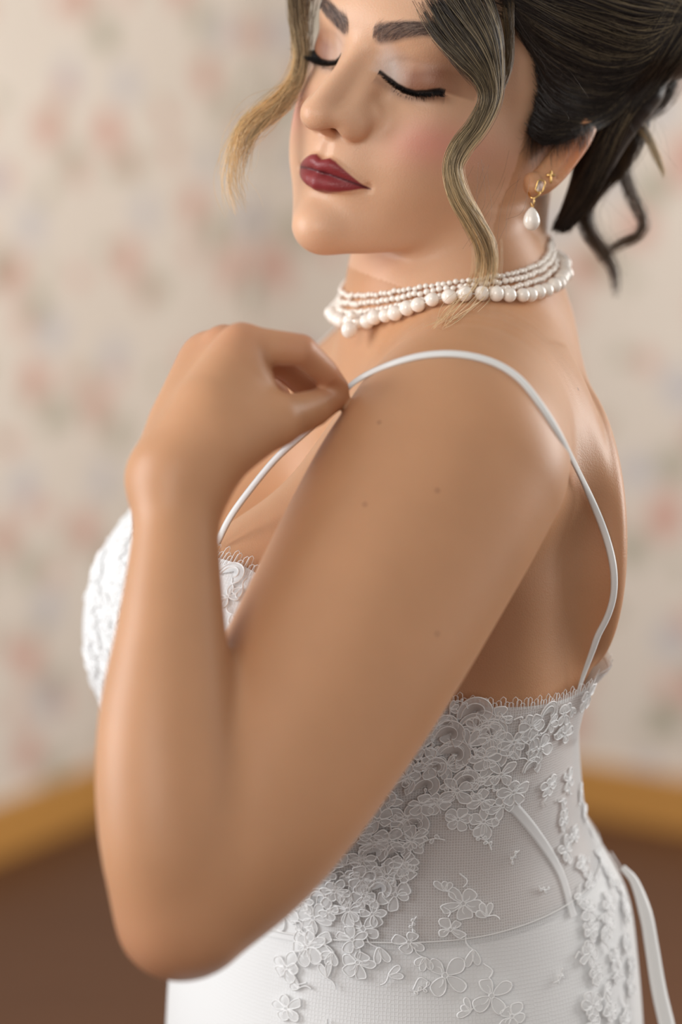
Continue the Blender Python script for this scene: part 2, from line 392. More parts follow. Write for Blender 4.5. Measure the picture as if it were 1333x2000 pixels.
def net_material(name, base_hole, cell):
    """fine tulle: white threads round small open cells"""
    m, nt, b, N, L = mat(name)
    b.inputs['Base Color'].default_value = (.78, .78, .78, 1); b.inputs['Roughness'].default_value = .75; b.inputs['Sheen Weight'].default_value = .3
    uv = node(N, 'Attribute', attribute_name='cloth_uv'); cv = node(N, 'Attribute', attribute_name='cover')
    vo = node(N, 'TexVoronoi', Scale=1.0 / cell, Randomness=.25, feature='DISTANCE_TO_EDGE', voronoi_dimensions='2D'); L.new(uv.outputs['Vector'], vo.inputs['Vector'])
    r = node(N, 'MapRange', clamp=True); r.inputs[1].default_value = .05; r.inputs[2].default_value = .16; r.inputs[3].default_value = 1; r.inputs[4].default_value = 0; L.new(vo.outputs['Distance'], r.inputs[0])
    a = node(N, 'MapRange'); a.inputs[3].default_value = base_hole; a.inputs[4].default_value = .92; L.new(r.outputs[0], a.inputs[0])
    mx = node(N, 'Math', operation='MAXIMUM'); L.new(a.outputs[0], mx.inputs[0]); L.new(cv.outputs['Fac'], mx.inputs[1]); L.new(mx.outputs[0], b.inputs['Alpha'])
    bp = node(N, 'Bump', Strength=.35, Distance=.0006); L.new(r.outputs[0], bp.inputs['Height']); L.new(bp.outputs[0], b.inputs['Normal'])
    return m
M_hair = hair_material(); M_lash = simple('lash', (.006, .005, .005), .5)
M_net = net_material('tulle', .60, .0016); M_net_seam = simple('seam_thread', (.8, .795, .785), .8); M_skirt = net_material('satin_and_tulle', .97, .0022)
M_cord = simple('lace_cord', (.92, .92, .92), .7); M_fill = simple('lace_fill', (.87, .87, .87), .8, Alpha=.55)
M_satin = simple('satin_ribbon', (.80, .795, .78), .42, Sheen_Weight=.2)
M_pearl = simple('pearl', (.93, .86, .78), .16, Coat_Weight=.7, Coat_Roughness=.08, Subsurface_Weight=.0)
M_gold = simple('gold', (.80, .52, .20), .22, 1.0); M_crystal = simple('crystal', (.95, .95, .96), .03, 0, Transmission_Weight=.85, IOR=1.6)

# ------------------------------------------------------------------ tags
def tag(o, label=None, cat=None, group=None, kind=None):
    for k, v in (('label', label), ('category', cat), ('group', group), ('kind', kind)):
        if v: o[k] = v
    return o
def empty(name, loc):
    o = D.objects.new(name, None); COL.objects.link(o); o.location = loc; return o
def world_at(p):
    v = Vector(p.location)
    return v + world_at(p.parent) if p.parent and p.type == 'EMPTY' else v
def adopt(o, parent):
    """parent without moving: o keeps its world-space shape"""
    o.parent = parent; o.matrix_parent_inverse = Matrix.Translation(-world_at(parent)); return o
# ------------------------------------------------------------------ field helpers
def trace(f, uv, off=0., d0=1.10, it=70):
    """meet the surface f = off along the view line of a pixel; misses give the closest approach"""
    uv = np.asarray(uv, float); r = np.stack([(uv[:, 0] - CX) / FPX, (CY - uv[:, 1]) / FPX, np.ones(len(uv))], -1)
    t = np.full(len(uv), d0); best = np.full(len(uv), 9.); bt = t.copy()
    for _ in range(it):
        g = sample(f, r * t[:, None]) - off; better = g < best; bt = np.where(better, t, bt); best = np.where(better, g, best)
        t = t + np.where(t < 1.73, np.clip(g * .8, -.01, .03), 0)
    return r * bt[:, None], best
def settle(f, p, off=0., it=4):
    for _ in range(it):
        g = grad(f, p); p = p - (sample(f, p) - off)[:, None] * g / np.maximum((g ** 2).sum(-1), .2)[:, None] * .9
    return p
def normal(f, p):
    g = grad(f, p, .003); return g / np.maximum(np.linalg.norm(g, axis=-1), 1e-9)[:, None]

# ------------------------------------------------------------------ tubes and strands (vectorised)
def tubes(S, R, sides=3):
    """S (n, k, 3) centre lines in world space, R (n, k) radii -> verts, quads"""
    n, k, _ = S.shape; Tn = np.gradient(S, axis=1); Tn /= np.maximum(np.linalg.norm(Tn, axis=-1, keepdims=True), 1e-9)
    ref = np.where(np.abs(Tn[..., 1:2]) < .8, np.array([0, 1., 0]), np.array([1., 0, 0])); A = np.cross(Tn, ref); A /= np.maximum(np.linalg.norm(A, axis=-1, keepdims=True), 1e-9); B = np.cross(Tn, A)
    an = np.arange(sides) * 2 * math.pi / sides
    V = S[:, :, None] + R[:, :, None, None] * (np.cos(an)[:, None] * A[:, :, None] + np.sin(an)[:, None] * B[:, :, None])
    i = np.arange(n * k * sides).reshape(n, k, sides); j = np.roll(i, -1, axis=2)
    Qd = np.stack([i[:, :-1], j[:, :-1], j[:, 1:], i[:, 1:]], -1).reshape(-1, 4)
    return V.reshape(-1, 3), Qd
def strands(name, S, R, C, parent, m=None):
    V, Qd = tubes(S, R, 3); o = mesh_from(name, V, Qd, m or M_hair); vcol(o, 'tint', np.repeat(C.reshape(-1, 3), 3, axis=0)); adopt(o, parent); return o
def spline(pts, n):
    """resample a polyline (k, d) as a smooth curve of n points, even in length"""
    pts = np.asarray(pts, float); p, x = smooth_path(pts[:, :3], pts[:, 3:] if pts.shape[1] > 3 else np.zeros((len(pts), 1)), 12)
    if x.ndim == 1: x = x[:, None]
    L = np.r_[0, np.cumsum(np.linalg.norm(np.diff(p, axis=0), axis=1))]; t = np.linspace(0, L[-1], n)
    return np.stack([np.interp(t, L, c) for c in np.c_[p, x].T], -1)

# ------------------------------------------------------------------ body
F = Field(); torso_field(F); neck(F); shoulders(F); breasts(F); head_field(F); features(F); ear(F)
TOR = F.f.copy()
arms(F); forearm(F); hand(F); BOD = F.f
V, Q = surface(BOD); V = relax(V, Q, 2, .4)
def snap(V, m=None):
    g = grad(BOD, V); return V - sample(BOD, V)[:, None] * g / np.maximum((g ** 2).sum(-1), .25)[:, None] * .9
V = snap(snap(V)); V = relax(V, Q, 1, .3)
broad = np.clip((AY[0] * 0 + 1.0) * np.maximum(np.linalg.norm((V - H((0, -30, -70))) / np.array([.10, .125, .13]), axis=1) - 1, 0) * 6, 0, 1) * np.clip((np.linalg.norm(V - P(500, 740, 1.24), axis=1) - .06) / .03, 0, 1); VR = relax(V, Q, 14, .5); V = V + (VR - V) * broad[:, None]; del VR
def split(V, polys, quads, inside):
    """cut the chosen quads in four; neighbours take the new edge points, so the surface stays closed"""
    q = quads[inside]; e = np.stack([np.sort(q[:, [i, (i + 1) % 4]], -1) for i in range(4)], 1).reshape(-1, 2)
    key = e[:, 0].astype(np.int64) * 10_000_000 + e[:, 1]; uk, inv = np.unique(key, return_inverse=True)
    a, b = uk // 10_000_000, uk % 10_000_000; m0 = len(V); mid = (V[a] + V[b]) / 2
    c0 = m0 + len(uk); cen = V[q].mean(1); em = (m0 + inv).reshape(-1, 4); ci = c0 + np.arange(len(q))
    new = np.concatenate([np.stack([q[:, i], em[:, i], ci, em[:, i - 1]], -1) for i in range(4)])
    rest = quads[~inside]; rk = np.stack([np.sort(rest[:, [i, (i + 1) % 4]], -1) for i in range(4)], 1)
    kk = rk[..., 0].astype(np.int64) * 10_000_000 + rk[..., 1]; pos = np.clip(np.searchsorted(uk, kk), 0, len(uk) - 1); hit = uk[pos] == kk; touched = hit.any(1)
    ng = []
    for f, h, p in zip(rest[touched], hit[touched], pos[touched]):
        l = []
        for i in range(4):
            l.append(int(f[i]))
            if h[i]: l.append(int(m0 + p[i]))
        ng.append(l)
    return np.r_[V, mid, cen], polys + ng, rest[~touched], new
ctr = toH(V[Q].mean(1))
sel = (np.abs(ctr[:, 0]) < 60) & (ctr[:, 1] < 34) & (ctr[:, 1] > -92) & (ctr[:, 2] > -42)
V, NG, Q, newq = split(V, [], Q, sel)
V[-(len(newq)):] = V[-(len(newq)):]
lo = len(V); V2 = snap(V); hv = toH(V); w = ((np.abs(hv[:, 0]) < 57) & (hv[:, 1] < 31) & (hv[:, 1] > -89) & (hv[:, 2] > -39))[:, None]; V = np.where(w, V2, V)
c2 = toH(V[newq].mean(1))
lipsel = (np.abs(c2[:, 0]) < 30) & (c2[:, 1] < -55) & (c2[:, 1] > -82)
V, NG, newq, newq2 = split(V, NG, newq, lipsel)
V2 = snap(V); hv = toH(V); w = ((np.abs(hv[:, 0]) < 28) & (hv[:, 1] < -57) & (hv[:, 1] > -80) & (hv[:, 2] > -39))[:, None]; V = np.where(w, V2, V)
quads = np.concatenate([Q, newq, newq2])
hv = toH(V); lm = np.exp(-((hv[:, 1] + 67.3 + 1.6 * (hv[:, 0] / 26) ** 2) / 2.2) ** 2) * (np.abs(hv[:, 0]) < 26) * (hv[:, 2] > -20); V = V + (relax(V, quads, 8, .5) - V) * lm[:, None]
def mesh_mixed(name, V, quads, ngons, m):
    me = D.meshes.new(name); me.vertices.add(len(V)); me.vertices.foreach_set('co', np.asarray(V, np.float32).ravel())
    ln = [len(g) for g in ngons]; flat = np.concatenate([quads.ravel(), np.array([i for g in ngons for i in g], np.int64)]).astype(np.int32)
    st = np.r_[np.arange(0, quads.size, 4), quads.size + np.r_[0, np.cumsum(ln)[:-1]]] if ngons else np.arange(0, quads.size, 4)
    me.loops.add(len(flat)); me.loops.foreach_set('vertex_index', flat); me.polygons.add(len(st)); me.polygons.foreach_set('loop_start', st.astype(np.int32))
    me.update(calc_edges=True); me.validate(); me.polygons.foreach_set('use_smooth', np.ones(len(me.polygons), bool))
    o = D.objects.new(name, me); COL.objects.link(o); me.materials.append(m); return o
_mp, _ = trace(BOD, MOLES); MOLE_POS = [tuple(p) for p in W(_mp)]
FOOT = W(T(.03, 0, -.3)); FOOT[2] = 0.0
person = tag(empty('person', FOOT), 'woman in white lace gown, eyes closed, hair pinned up, hand at shoulder strap', 'person')
body = adopt(mesh_mixed('body', W(V), quads, NG, skin_material()), person)
# --- skin colour and make-up, plus painted shade in lid crease and lip parting
BASE = np.array([.55, .285, .150])
hv = toH(V); X, Y, Z = hv.T; ax_ = np.abs(X); C = np.tile(BASE, (len(V), 1)); G = np.full(len(V), .42)
face = (Z > -75) & (Y < 75) & (Y > -118) & (ax_ < 75) & (V[:, 2] < 1.50)
def blend(mask, col, amt):
    global C
    a = (mask * amt)[:, None]; C = C * (1 - a) + np.array(col) * a
def soft(d, w): return np.clip(.5 - d / w, 0, 1)
blend(face.astype(float), (.70, .42, .27), .85)
bl = np.exp(-(((ax_ - 50) / 17) ** 2 + ((Y + 36 + (ax_ - 50) * -.25) / 13) ** 2)) * face; blend(bl, (.74, .32, .25), .8)
blend(np.exp(-((X / 13) ** 2 + ((Y + 38) / 9) ** 2 + ((Z - 18) / 14) ** 2)), (.60, .30, .17), .4)
# eye shadow: pale inside, brown outside
lx, ly = np.array(LASH).T; yl = np.interp(ax_, lx, ly) + np.where(X < 0, 3.6, 0); lid = face * (Z > -36) * soft(yl - Y, 1.6) * np.clip((ax_ - 10) / 9, 0, 1) * np.clip((64 - ax_) / 18, 0, 1)
up = np.clip(1.7 * (1 - (Y - yl) / (22 + 5 * np.clip((ax_ - 30) / 10, 0, 1))), 0, 1) * lid; inner = np.clip((33 - ax_) / 12, 0, 1)
blend(up * inner * (X > 0), (.74, .62, .57), .85); blend(up * inner * (X <= 0), (.60, .43, .36), .7); blend(up * (1 - inner), (.23, .085, .042), .92)
G = np.where(up * inner > .3, .34, G)
crease = np.interp(ax_, [15, 22, 30, 38, 46], [0, 4.6, 5.8, 5.2, 2.0]) + np.where(X < 0, 3.6, 0); blend(lid * np.exp(-((Y - crease) / 1.5) ** 2) * (ax_ < 46), (.28, .13, .09), .18)  # lid fold has no carved groove; its shade is a painted soft line
ll = face * (Z > -40) * (ax_ > 15) * (ax_ < 50); blend(ll * soft(np.abs(Y - yl - .5) - 1.3, 1.0), (.008, .006, .006), .97)
blend(ll * np.exp(-((Y - yl + 3.5) / 2.6) ** 2), (.25, .13, .09), .45)
# brows
bx = [9, 14, 22, 30, 38, 48, 56]; by = [13.2, 14.6, 17.6, 20.8, 23.4, 23.6, 20]; bh = [4.0, 5.2, 5.3, 4.9, 4.0, 2.6, 1]
bd = np.abs(Y - np.interp(ax_, bx, by)) - np.interp(ax_, bx, bh); blend(face * (Z > -40) * soft(bd, 3.0) * np.clip((ax_ - 8) / 5, 0, 1) * (ax_ < 57), (.11, .075, .068), .72)
# lips
lu = np.interp(ax_, [0, 2, 5, 9, 14, 19, 24, 26.5], [-60.3, -59.6, -58.4, -59.4, -62.0, -64.9, -67.8, -68.8]); lb = np.interp(ax_, [0, 4, 9, 14, 19, 24, 26.5], [-78.2, -77.9, -76.9, -75.2, -72.9, -69.8, -68.9])
lipm = face * soft(np.maximum(Y - lu, lb - Y), 1.1) * (Z > -14) * (ax_ < 27)
LIP = np.array([.23, .020, .028]); blend(lipm, LIP, .97)
blend(lipm * np.exp(-((Y + 67.2 + 1.6 * (ax_ / 26) ** 2) / .8) ** 2), (.05, .006, .010), .8)  # shade in the parting between the lips, painted as a dark line
G = np.where(lipm > .4, .40, G)
# reddened ear rim and knuckles
dk = np.min([np.linalg.norm(V - HAND[n][j], axis=-1) for n in ('index', 'middle', 'ring') for j in (0, 1, 2)], axis=0); blend(np.exp(-(dk / .016) ** 2), (.50, .20, .12), .45)
er = np.linalg.norm((V - P(1120, 290, 1.392)) / np.array([.014, .02, .02]), axis=-1); blend(np.exp(-er ** 2), (.60, .17, .06), .6)
el = np.linalg.norm(V - P(300, 1850, 1.165), axis=-1); blend(np.exp(-(el / .035) ** 2), (.42, .17, .10), .5)
vcol(body, 'tint', C)
ga = body.data.attributes.new('gloss', 'FLOAT', 'POINT'); ga.data.foreach_set('value', G.astype(np.float32))

# ------------------------------------------------------------------ gown
def smooth_ring(deg, val, n): 
    th = np.linspace(-math.pi, math.pi, n, endpoint=False); d = np.degrees(np.abs(th)); v = np.interp(d, deg, val)
    k = np.hanning(2 * (n // 40) + 3); k /= k.sum(); m = len(k) // 2
    return th, np.convolve(np.r_[v[-m:], v, v[:m]], k, 'valid')
NR = 360
AC = np.array([.035, 0.])                                  # axis of the horizontal rings
TH, NECKL = smooth_ring([0, 16, 30, 46, 60, 82, 110, 140, 165, 180], [-.178, -.145, -.126, -.128, -.155, -.206, -.212, -.197, -.187, -.187], NR)
_, WAIST = smooth_ring([0, 40, 90, 140, 180], [-.352, -.350, -.343, -.326, -.320], NR)
def ring_r(a, h, off):
    """radius at angle a and height h where the torso, offset outwards, is met from outside"""
    r = np.full(a.shape, .34)
    for _ in range(60):
        p = T3(a, h, r); r = np.maximum(r - np.clip((sample(TOR, p) - off) * .8, -.01, .03), .02)
    return r
def T3(a, h, r): return BO + (AC[0] + r * np.cos(a))[:, None] * BF + (r * np.sin(a))[:, None] * BL + h[:, None] * UP
def cloth(name, top, bot, rows, m, off, parent, cover, extra=None):
    t = np.linspace(0, 1, rows); A = np.repeat(TH[None], rows, 0).ravel(); Hh = (top[None] * (1 - t[:, None]) + bot[None] * t[:, None]).ravel()
    R = ring_r(A, np.maximum(Hh, -.545), off)
    R = R.reshape(rows, NR)
    for _ in range(2):
        R = (np.roll(R, 1, 1) + 2 * R + np.roll(R, -1, 1)) / 4; R[1:-1] = (R[:-2] + 2 * R[1:-1] + R[2:]) / 4
    R = R.ravel()
    if extra is not None: R = R * extra(A, Hh)
    p = T3(A, Hh, R); i = np.arange(rows * NR).reshape(rows, NR); j = np.roll(i, -1, 1)
    o = mesh_from(name, W(p), np.stack([i[:-1], i[1:], j[1:], j[:-1]], -1).reshape(-1, 4), m); adopt(o, parent)
    uv = np.stack([A * .155, Hh, 0 * A], -1).astype(np.float32)
    a = o.data.attributes.new('cloth_uv', 'FLOAT_VECTOR', 'POINT'); a.data.foreach_set('vector', uv.ravel())
    c = o.data.attributes.new('cover', 'FLOAT', 'POINT'); c.data.foreach_set('value', cover(A, Hh).astype(np.float32)); return o
gown = empty('gown', (0, 0, 0)); gown.parent = person
OFF = .0035
def cov_bodice(A, h):
    d = np.abs(np.degrees(A)); return np.maximum(np.clip((70 - d) / 18, 0, 1), np.clip((d - 134) / 8, 0, 1) * .9) * .98
bodice = cloth('bodice', NECKL, WAIST - .004, 90, M_net, OFF, person, cov_bodice)
def flare(A, h): 
    t = np.clip((-.52 - h) / .88, 0, 1); return 1 + .55 * t ** 1.3 + .05 * t * np.sin(A * 9)
hemz = -(W(BO)[2]) + .004
skirt = cloth('skirt', WAIST, np.full(NR, hemz), 150, M_skirt, OFF - .0006, person, lambda A, h: np.full(A.shape, .97), flare)
for o in (bodice, skirt): adopt(o, gown)

# ------------------------------------------------------------------ lace
DRESS = TOR - np.float32(OFF + .0006)
def petal(L, w, n=16, wav=0.0, ph=0):
    f = np.linspace(0, 2 * math.pi, n, endpoint=False); x = L * (.5 - .5 * np.cos(f)); y = w * np.sin(f) * (.45 + .55 * (.5 - .5 * np.cos(f)))
    return np.stack([x * (1 + wav * np.sin(3 * f + ph)), y], -1)
def motif(kind, size, rng):
    """closed outlines (cord with fill) and open threads of one lace motif, in metres on the cloth"""
    closed, opened = [], []
    def put(c, a, o=(0, 0)):
        R = np.array([[math.cos(a), math.sin(a)], [-math.sin(a), math.cos(a)]]); return c @ R + np.array(o)
    if kind == 'flower':
        n = int(rng.integers(4, 7)); a0 = rng.uniform(0, 6.28); sq = rng.uniform(.7, 1.0)
        for i in range(n):
            a = a0 + i * 6.283 / n + rng.normal(0, .16); L = size * rng.uniform(.7, 1.2)
            c = put(petal(L, size * rng.uniform(.36, .58), 18, rng.uniform(.03, .10), rng.uniform(0, 6)) + np.array([size * .12, 0]), a); c[:, 1] *= sq; closed.append(c)
            if rng.uniform() < .6:
                v = put(np.stack([np.linspace(size * .2, L * .7, 6), .10 * size * np.sin(np.linspace(0, 3, 6)) * rng.choice([-1, 1])], -1), a); v[:, 1] *= sq; opened.append(v)
        f = np.linspace(0, 6.283, 9)[:-1]; closed.append(np.stack([np.cos(f), np.sin(f)], -1) * size * .15)
        if rng.uniform() < .5: opened.append(put(np.stack([np.linspace(size * .9, size * 1.7, 8), .25 * size * np.sin(np.linspace(0, 4, 8))], -1), a0 + .5))
    elif kind == 'leaf':
        a0 = rng.uniform(0, 6.28)
        for i in range(int(rng.integers(2, 4))): closed.append(put(petal(size * rng.uniform(.7, 1.1), size * .27, 14), a0 + i * .75))
        st = np.stack([np.linspace(0, -size * .9, 8), .25 * size * np.sin(np.linspace(0, 2.5, 8))], -1); opened.append(put(st, a0))
    elif kind == 'scroll':
        t = np.linspace(0, 1, 26); ang = 4.3 * t; r = size * (1.5 - 1.05 * t); c = np.stack([r * np.cos(ang), r * np.sin(ang)], -1)
        w = size * (.16 + .22 * t)[:, None]; nrm = c / np.linalg.norm(c, axis=1, keepdims=True); out = np.r_[c + nrm * w, (c - nrm * w)[::-1]]; closed.append(put(out, rng.uniform(-.4, .4)))
    elif kind == 'sprig':
        a0 = rng.uniform(0, 6.28); st = np.stack([np.linspace(0, size * 1.3, 9), .2 * size * np.sin(np.linspace(0, 3, 9))], -1); opened.append(put(st, a0))
        for k in (2, 4, 6, 8): closed.append(put(petal(size * .32, size * .13, 9), a0 + (1 if k % 4 else -1) * .9, put(st[k:k + 1], a0)[0]))
    return closed, opened
LACE = []
def lace(uv, kind, size, seed):
    """uv: where in the photograph the motif shows; it is sewn onto the gown there"""
    LACE.append((uv, kind, size, np.random.default_rng(seed)))
def lace_at(a, h, kind, size, seed):
    """a motif by its bearing round the body and its height"""
    A = np.array([a]); Hh = np.array([h]); p = T3(A, Hh, ring_r(A, Hh, OFF))[0]; LACE.append((p, kind, size, np.random.default_rng(seed)))
def inside(poly, p):
    x, y = p; c = False; n = len(poly)
    for i in range(n):
        (x1, y1), (x2, y2) = poly[i], poly[i - 1]
        if (y1 > y) != (y2 > y) and x < (x2 - x1) * (y - y1) / (y2 - y1) + x1: c = not c
    return c
def scatter(poly, gap, kinds, s0, s1, seed):
    r = np.random.default_rng(seed); xs, ys = zip(*poly); got = []
    for _ in range(2500):
        p = (r.uniform(min(xs), max(xs)), r.uniform(min(ys), max(ys)))
        if inside(poly, p) and all((p[0] - q[0]) ** 2 + (p[1] - q[1]) ** 2 > gap ** 2 for q in got):
            got.append(p); lace(p, kinds[int(r.integers(len(kinds)))], r.uniform(s0, s1), int(r.integers(1e9)))
scatter([(905,1345),(1000,1335),(1080,1318),(1150,1285),(1150,1380),(1120,1440),(1040,1500),(985,1575),(900,1560),(830,1590),(800,1660),(790,1740),(720,1800),(560,1815),(520,1800),(640,1690),(760,1540)], 33, ['flower','flower','flower','leaf'], .0075, .0105, 3)
for p, a in (((880,1440),1),((935,1395),2),((960,1440),3),((890,1480),4),((1010,1370),5)): lace(p, 'scroll', .0075, a)
scatter([(1065,1540),(1115,1500),(1165,1620),(1225,1690),(1232,1800),(1235,2000),(1150,2000),(1150,1850),(1120,1720),(1090,1640)], 32, ['flower','leaf','flower'], .0065, .009, 5)
for p, k, z in [((905,1765),'flower',.0105),((870,1740),'leaf',.008),((950,1790),'leaf',.009),((880,1815),'flower',.008),((925,1855),'leaf',.010),((870,1905),'flower',.0115),((960,1945),'flower',.0110),((1000,1985),'flower',.009),((920,1975),'leaf',.008),
    ((800,1840),'flower',.009),((740,1850),'leaf',.010),((700,1880),'flower',.0095),((650,1860),'leaf',.010),((600,1850),'flower',.0095),((560,1890),'flower',.0095),((585,1930),'leaf',.009),((560,1970),'flower',.0095),((830,1870),'leaf',.009),((760,1905),'leaf',.008),((800,1935),'sprig',.008),((690,1835),'flower',.008),((640,1910),'leaf',.009),
    ((870,1640),'sprig',.010),((895,1600),'flower',.008),((945,1605),'flower',.0085),((960,1660),'sprig',.008),((1015,1660),'sprig',.006),((1050,1730),'sprig',.006),((1080,1920),'sprig',.007),((640,1990),'sprig',.006),((790,1700),'flower',.009),((760,1640),'flower',.009),((700,1720),'flower',.009),((815,1790),'sprig',.006),
    ((455,1125),'scroll',.006),((475,1150),'leaf',.007),((445,1165),'flower',.006),((455,1200),'leaf',.006),((480,1110),'leaf',.006)]: lace(p, k, z, len(LACE) + 11)
scatter([(175,1120),(215,1055),(250,1035),(250,1260),(210,1370),(180,1320),(162,1260)], 40, ['flower','leaf','flower'], .010, .014, 9)
scatter([(905,1345),(1150,1285),(1120,1440),(985,1560),(830,1580),(790,1740),(560,1810),(640,1690),(760,1540)], 30, ['sprig','leaf','scroll'], .0050, .0068, 13)
r_ = np.random.default_rng(77); got = []
for _ in range(900):
    a = r_.uniform(-3.1, 1.15); a = a if a < 1.15 else a; h = r_.uniform(-.36, -.135); lim = -.33 if abs(a) < 1.2 else -.42
    if any((a - x) ** 2 * .024 + (h - y) ** 2 < .021 ** 2 for x, y in got) or len(got) > 90: continue
    got.append((a, h)); lace_at(a, h, ['flower','flower','leaf'][int(r_.integers(3))], r_.uniform(.009, .0125), int(r_.integers(1e9)))
def build_lace():
    flat = [l[0] for l in LACE if len(l[0]) == 2]; c, best = trace(DRESS, flat); c = np.r_[c, np.array([l[0] for l in LACE if len(l[0]) == 3])]; best = np.r_[best, np.zeros(len(c) - len(best))]; c = settle(DRESS, c); nr = normal(DRESS, c)
    e1 = np.cross(np.tile(UP, (len(c), 1)), nr); e1 /= np.linalg.norm(e1, axis=1, keepdims=True); e2 = np.cross(nr, e1)
    rel = c - BO; ah = rel @ UP; aang = np.arctan2(rel @ BL, rel @ BF - AC[0]); top = np.interp(aang, TH, NECKL, period=2 * math.pi)
    for k, (uv_, kind, size, rng) in enumerate(LACE):
        if best[k] > .004 or ah[k] > top[k] - size * .35: continue
        closed, opened = motif(kind, size, rng); VV, QQ, MI = [], [], []; n0 = 0
        lift = rng.uniform(.0001, .0007)
        for ring, cl in [(r, 1) for r in closed] + [(r, 0) for r in opened]:
            q = c[k] + ring[:, :1] * e1[k] + ring[:, 1:] * e2[k]; q = settle(DRESS, q, lift, 3); g = normal(DRESS, q)
            t = (np.roll(q, -1, 0) - np.roll(q, 1, 0)) if cl else np.gradient(q, axis=0); t /= np.maximum(np.linalg.norm(t, axis=1, keepdims=True), 1e-9); sd = np.cross(t, g); rc = .00046
            sec = [sd * rc, g * rc * 1.5, -sd * rc, -g * rc * .4]; m = len(q)
            VV.append(np.stack([q + s_ for s_ in sec], 1).reshape(-1, 3)); i = np.arange(m * 4).reshape(m, 4) + n0
            nx = np.roll(i, -1, 0) if cl else i[1:]; i_ = i if cl else i[:-1]
            for b in range(4): QQ.append(np.stack([i_[:, b], nx[:, b], nx[:, (b + 1) % 4], i_[:, (b + 1) % 4]], -1))
            MI.append(np.zeros(len(i_) * 4, int)); n0 += m * 4
            if cl:
                cen = settle(DRESS, q.mean(0, keepdims=True), lift + .0005, 3); VV.append(np.r_[cen, q]); a = n0 + 1 + np.arange(m); b = np.roll(a, -1)
                QQ.append(np.stack([np.full(m, n0), a, b, b], -1)); MI.append(np.ones(m, int)); n0 += m + 1
        V_ = W(np.concatenate(VV)); faces = [tuple(f[:3]) if f[2] == f[3] else tuple(f) for f in np.concatenate(QQ).tolist()]
        me = D.meshes.new('lace_motif'); me.from_pydata(V_.tolist(), [], faces); me.materials.append(M_cord); me.materials.append(M_fill)
        me.polygons.foreach_set('material_index', np.concatenate(MI).astype(np.int32)); me.polygons.foreach_set('use_smooth', np.ones(len(faces), bool))
        o = D.objects.new({'flower': 'lace_flower', 'leaf': 'lace_leaf', 'scroll': 'lace_scroll', 'sprig': 'lace_sprig'}[kind], me); COL.objects.link(o); sew(o)
def sew(o): return adopt(o, gown)
build_lace()
def ribbon(name, pts, nrm, width, m, thick=.0007):
    """flat band along points with given face normals, all camera space"""
    t = np.gradient(pts, axis=0); t /= np.linalg.norm(t, axis=1, keepdims=True); sd = np.cross(t, nrm); sd /= np.linalg.norm(sd, axis=1, keepdims=True); w = (np.ones(len(pts)) * width)[:, None] / 2
    sec = [pts - sd * w, pts - sd * w * .5 + nrm * thick, pts + sd * w * .5 + nrm * thick, pts + sd * w, pts - nrm * thick * .6]
    V_ = np.stack(sec, 1).reshape(-1, 3); i = np.arange(len(V_)).reshape(-1, 5); Qd = np.concatenate([np.stack([i[:-1, b], i[1:, b], i[1:, (b + 1) % 5], i[:-1, (b + 1) % 5]], -1) for b in range(5)])
    return mesh_from(name, W(V_), Qd, m)
# fringe of fine loops along the top edge
def fringe():
    S = []
    for k in range(0, 430):
        a = -math.pi + k * 2 * math.pi / 430; h = np.interp(a, TH, NECKL, period=2 * math.pi); L = .0062 + .002 * math.sin(k * 1.9)
        w = .0016; aa = a + np.array([-w, -w * .8, 0, w * .8, w]) / .15; hh = h - .002 + L * np.array([0, .85, 1, .85, 0])
        r = ring_r(aa, hh, OFF); S.append(T3(aa, hh, r))
    S = np.array(S); V_, Qd = tubes(W(S), np.full(S.shape[:2], .00022), 3); o = mesh_from('lace_fringe', V_, Qd, M_cord); o['kind'] = 'stuff'; sew(o)
fringe()
# boning channel and waist seam
def on_dress(uv, n, lift=.0004):
    p = spline(np.c_[np.array(uv, float), np.zeros(len(uv))], n)[:, :2]; q, _ = trace(DRESS, p); q = settle(DRESS, q, lift); return q, normal(DRESS, q)
q, g = on_dress([(985,1555),(1045,1625),(1095,1705),(1120,1790)], 30, .0002); sew(ribbon('boning_channel', q, g, .0070, M_fill, .0002))
a = np.linspace(-math.pi, math.pi, 240); hh = np.interp(a, TH, WAIST, period=2 * math.pi); q = T3(a, hh, ring_r(a, hh, OFF + .0008)); sew(ribbon('waist_seam', q, normal(TOR, q), .0010, M_net_seam, .0003))
# shoulder strap, pinched by the fingers
SU = [(424,1062),(450,1010),(490,955),(540,895),(590,850),(640,806),(668,770),(690,748),(722,729),(770,709),(830,694),(895,692),(960,706),(1010,735),(1045,775),(1085,835),(1125,910),(1160,985),(1185,1050),(1199,1110),(1199,1165),(1185,1210),(1168,1240)]
p = spline(np.c_[np.array(SU, float), np.zeros(len(SU))], 150)[:, :2]; q, best = trace(BOD, p, .0014); q0, _ = trace(TOR, p[:1], .003)
pin = int(np.argmin(np.abs(p[:, 0] - 672) + np.abs(p[:, 1] - 766))); dz = q[:, 2].copy(); dz[:pin + 1] = np.linspace(q0[0, 2], dz[pin + 4:pin + 12].mean(), pin + 1)
k_ = np.hanning(15); k_ /= k_.sum(); dz = np.convolve(np.pad(dz, 7, mode='edge'), k_, 'valid')
q = np.stack([(p[:, 0] - CX) / FPX * dz, (CY - p[:, 1]) / FPX * dz, dz], -1); sink = np.maximum(.0014 - sample(TOR, q), 0); q = q + normal(TOR, q) * sink[:, None]
def edge_point(a): a = np.array([a]); h = np.interp(a, TH, NECKL, period=2 * math.pi) - .004; return T3(a, h, ring_r(a, h, OFF))[0]
rel = q[-1] - BO; e = edge_point(math.atan2(rel @ BL, rel @ BF - AC[0])); t = np.linspace(0, 1, 14)[1:, None]; q = np.r_[q, settle(BOD, q[-1] * (1 - t) + e * t, .0018, 8)]
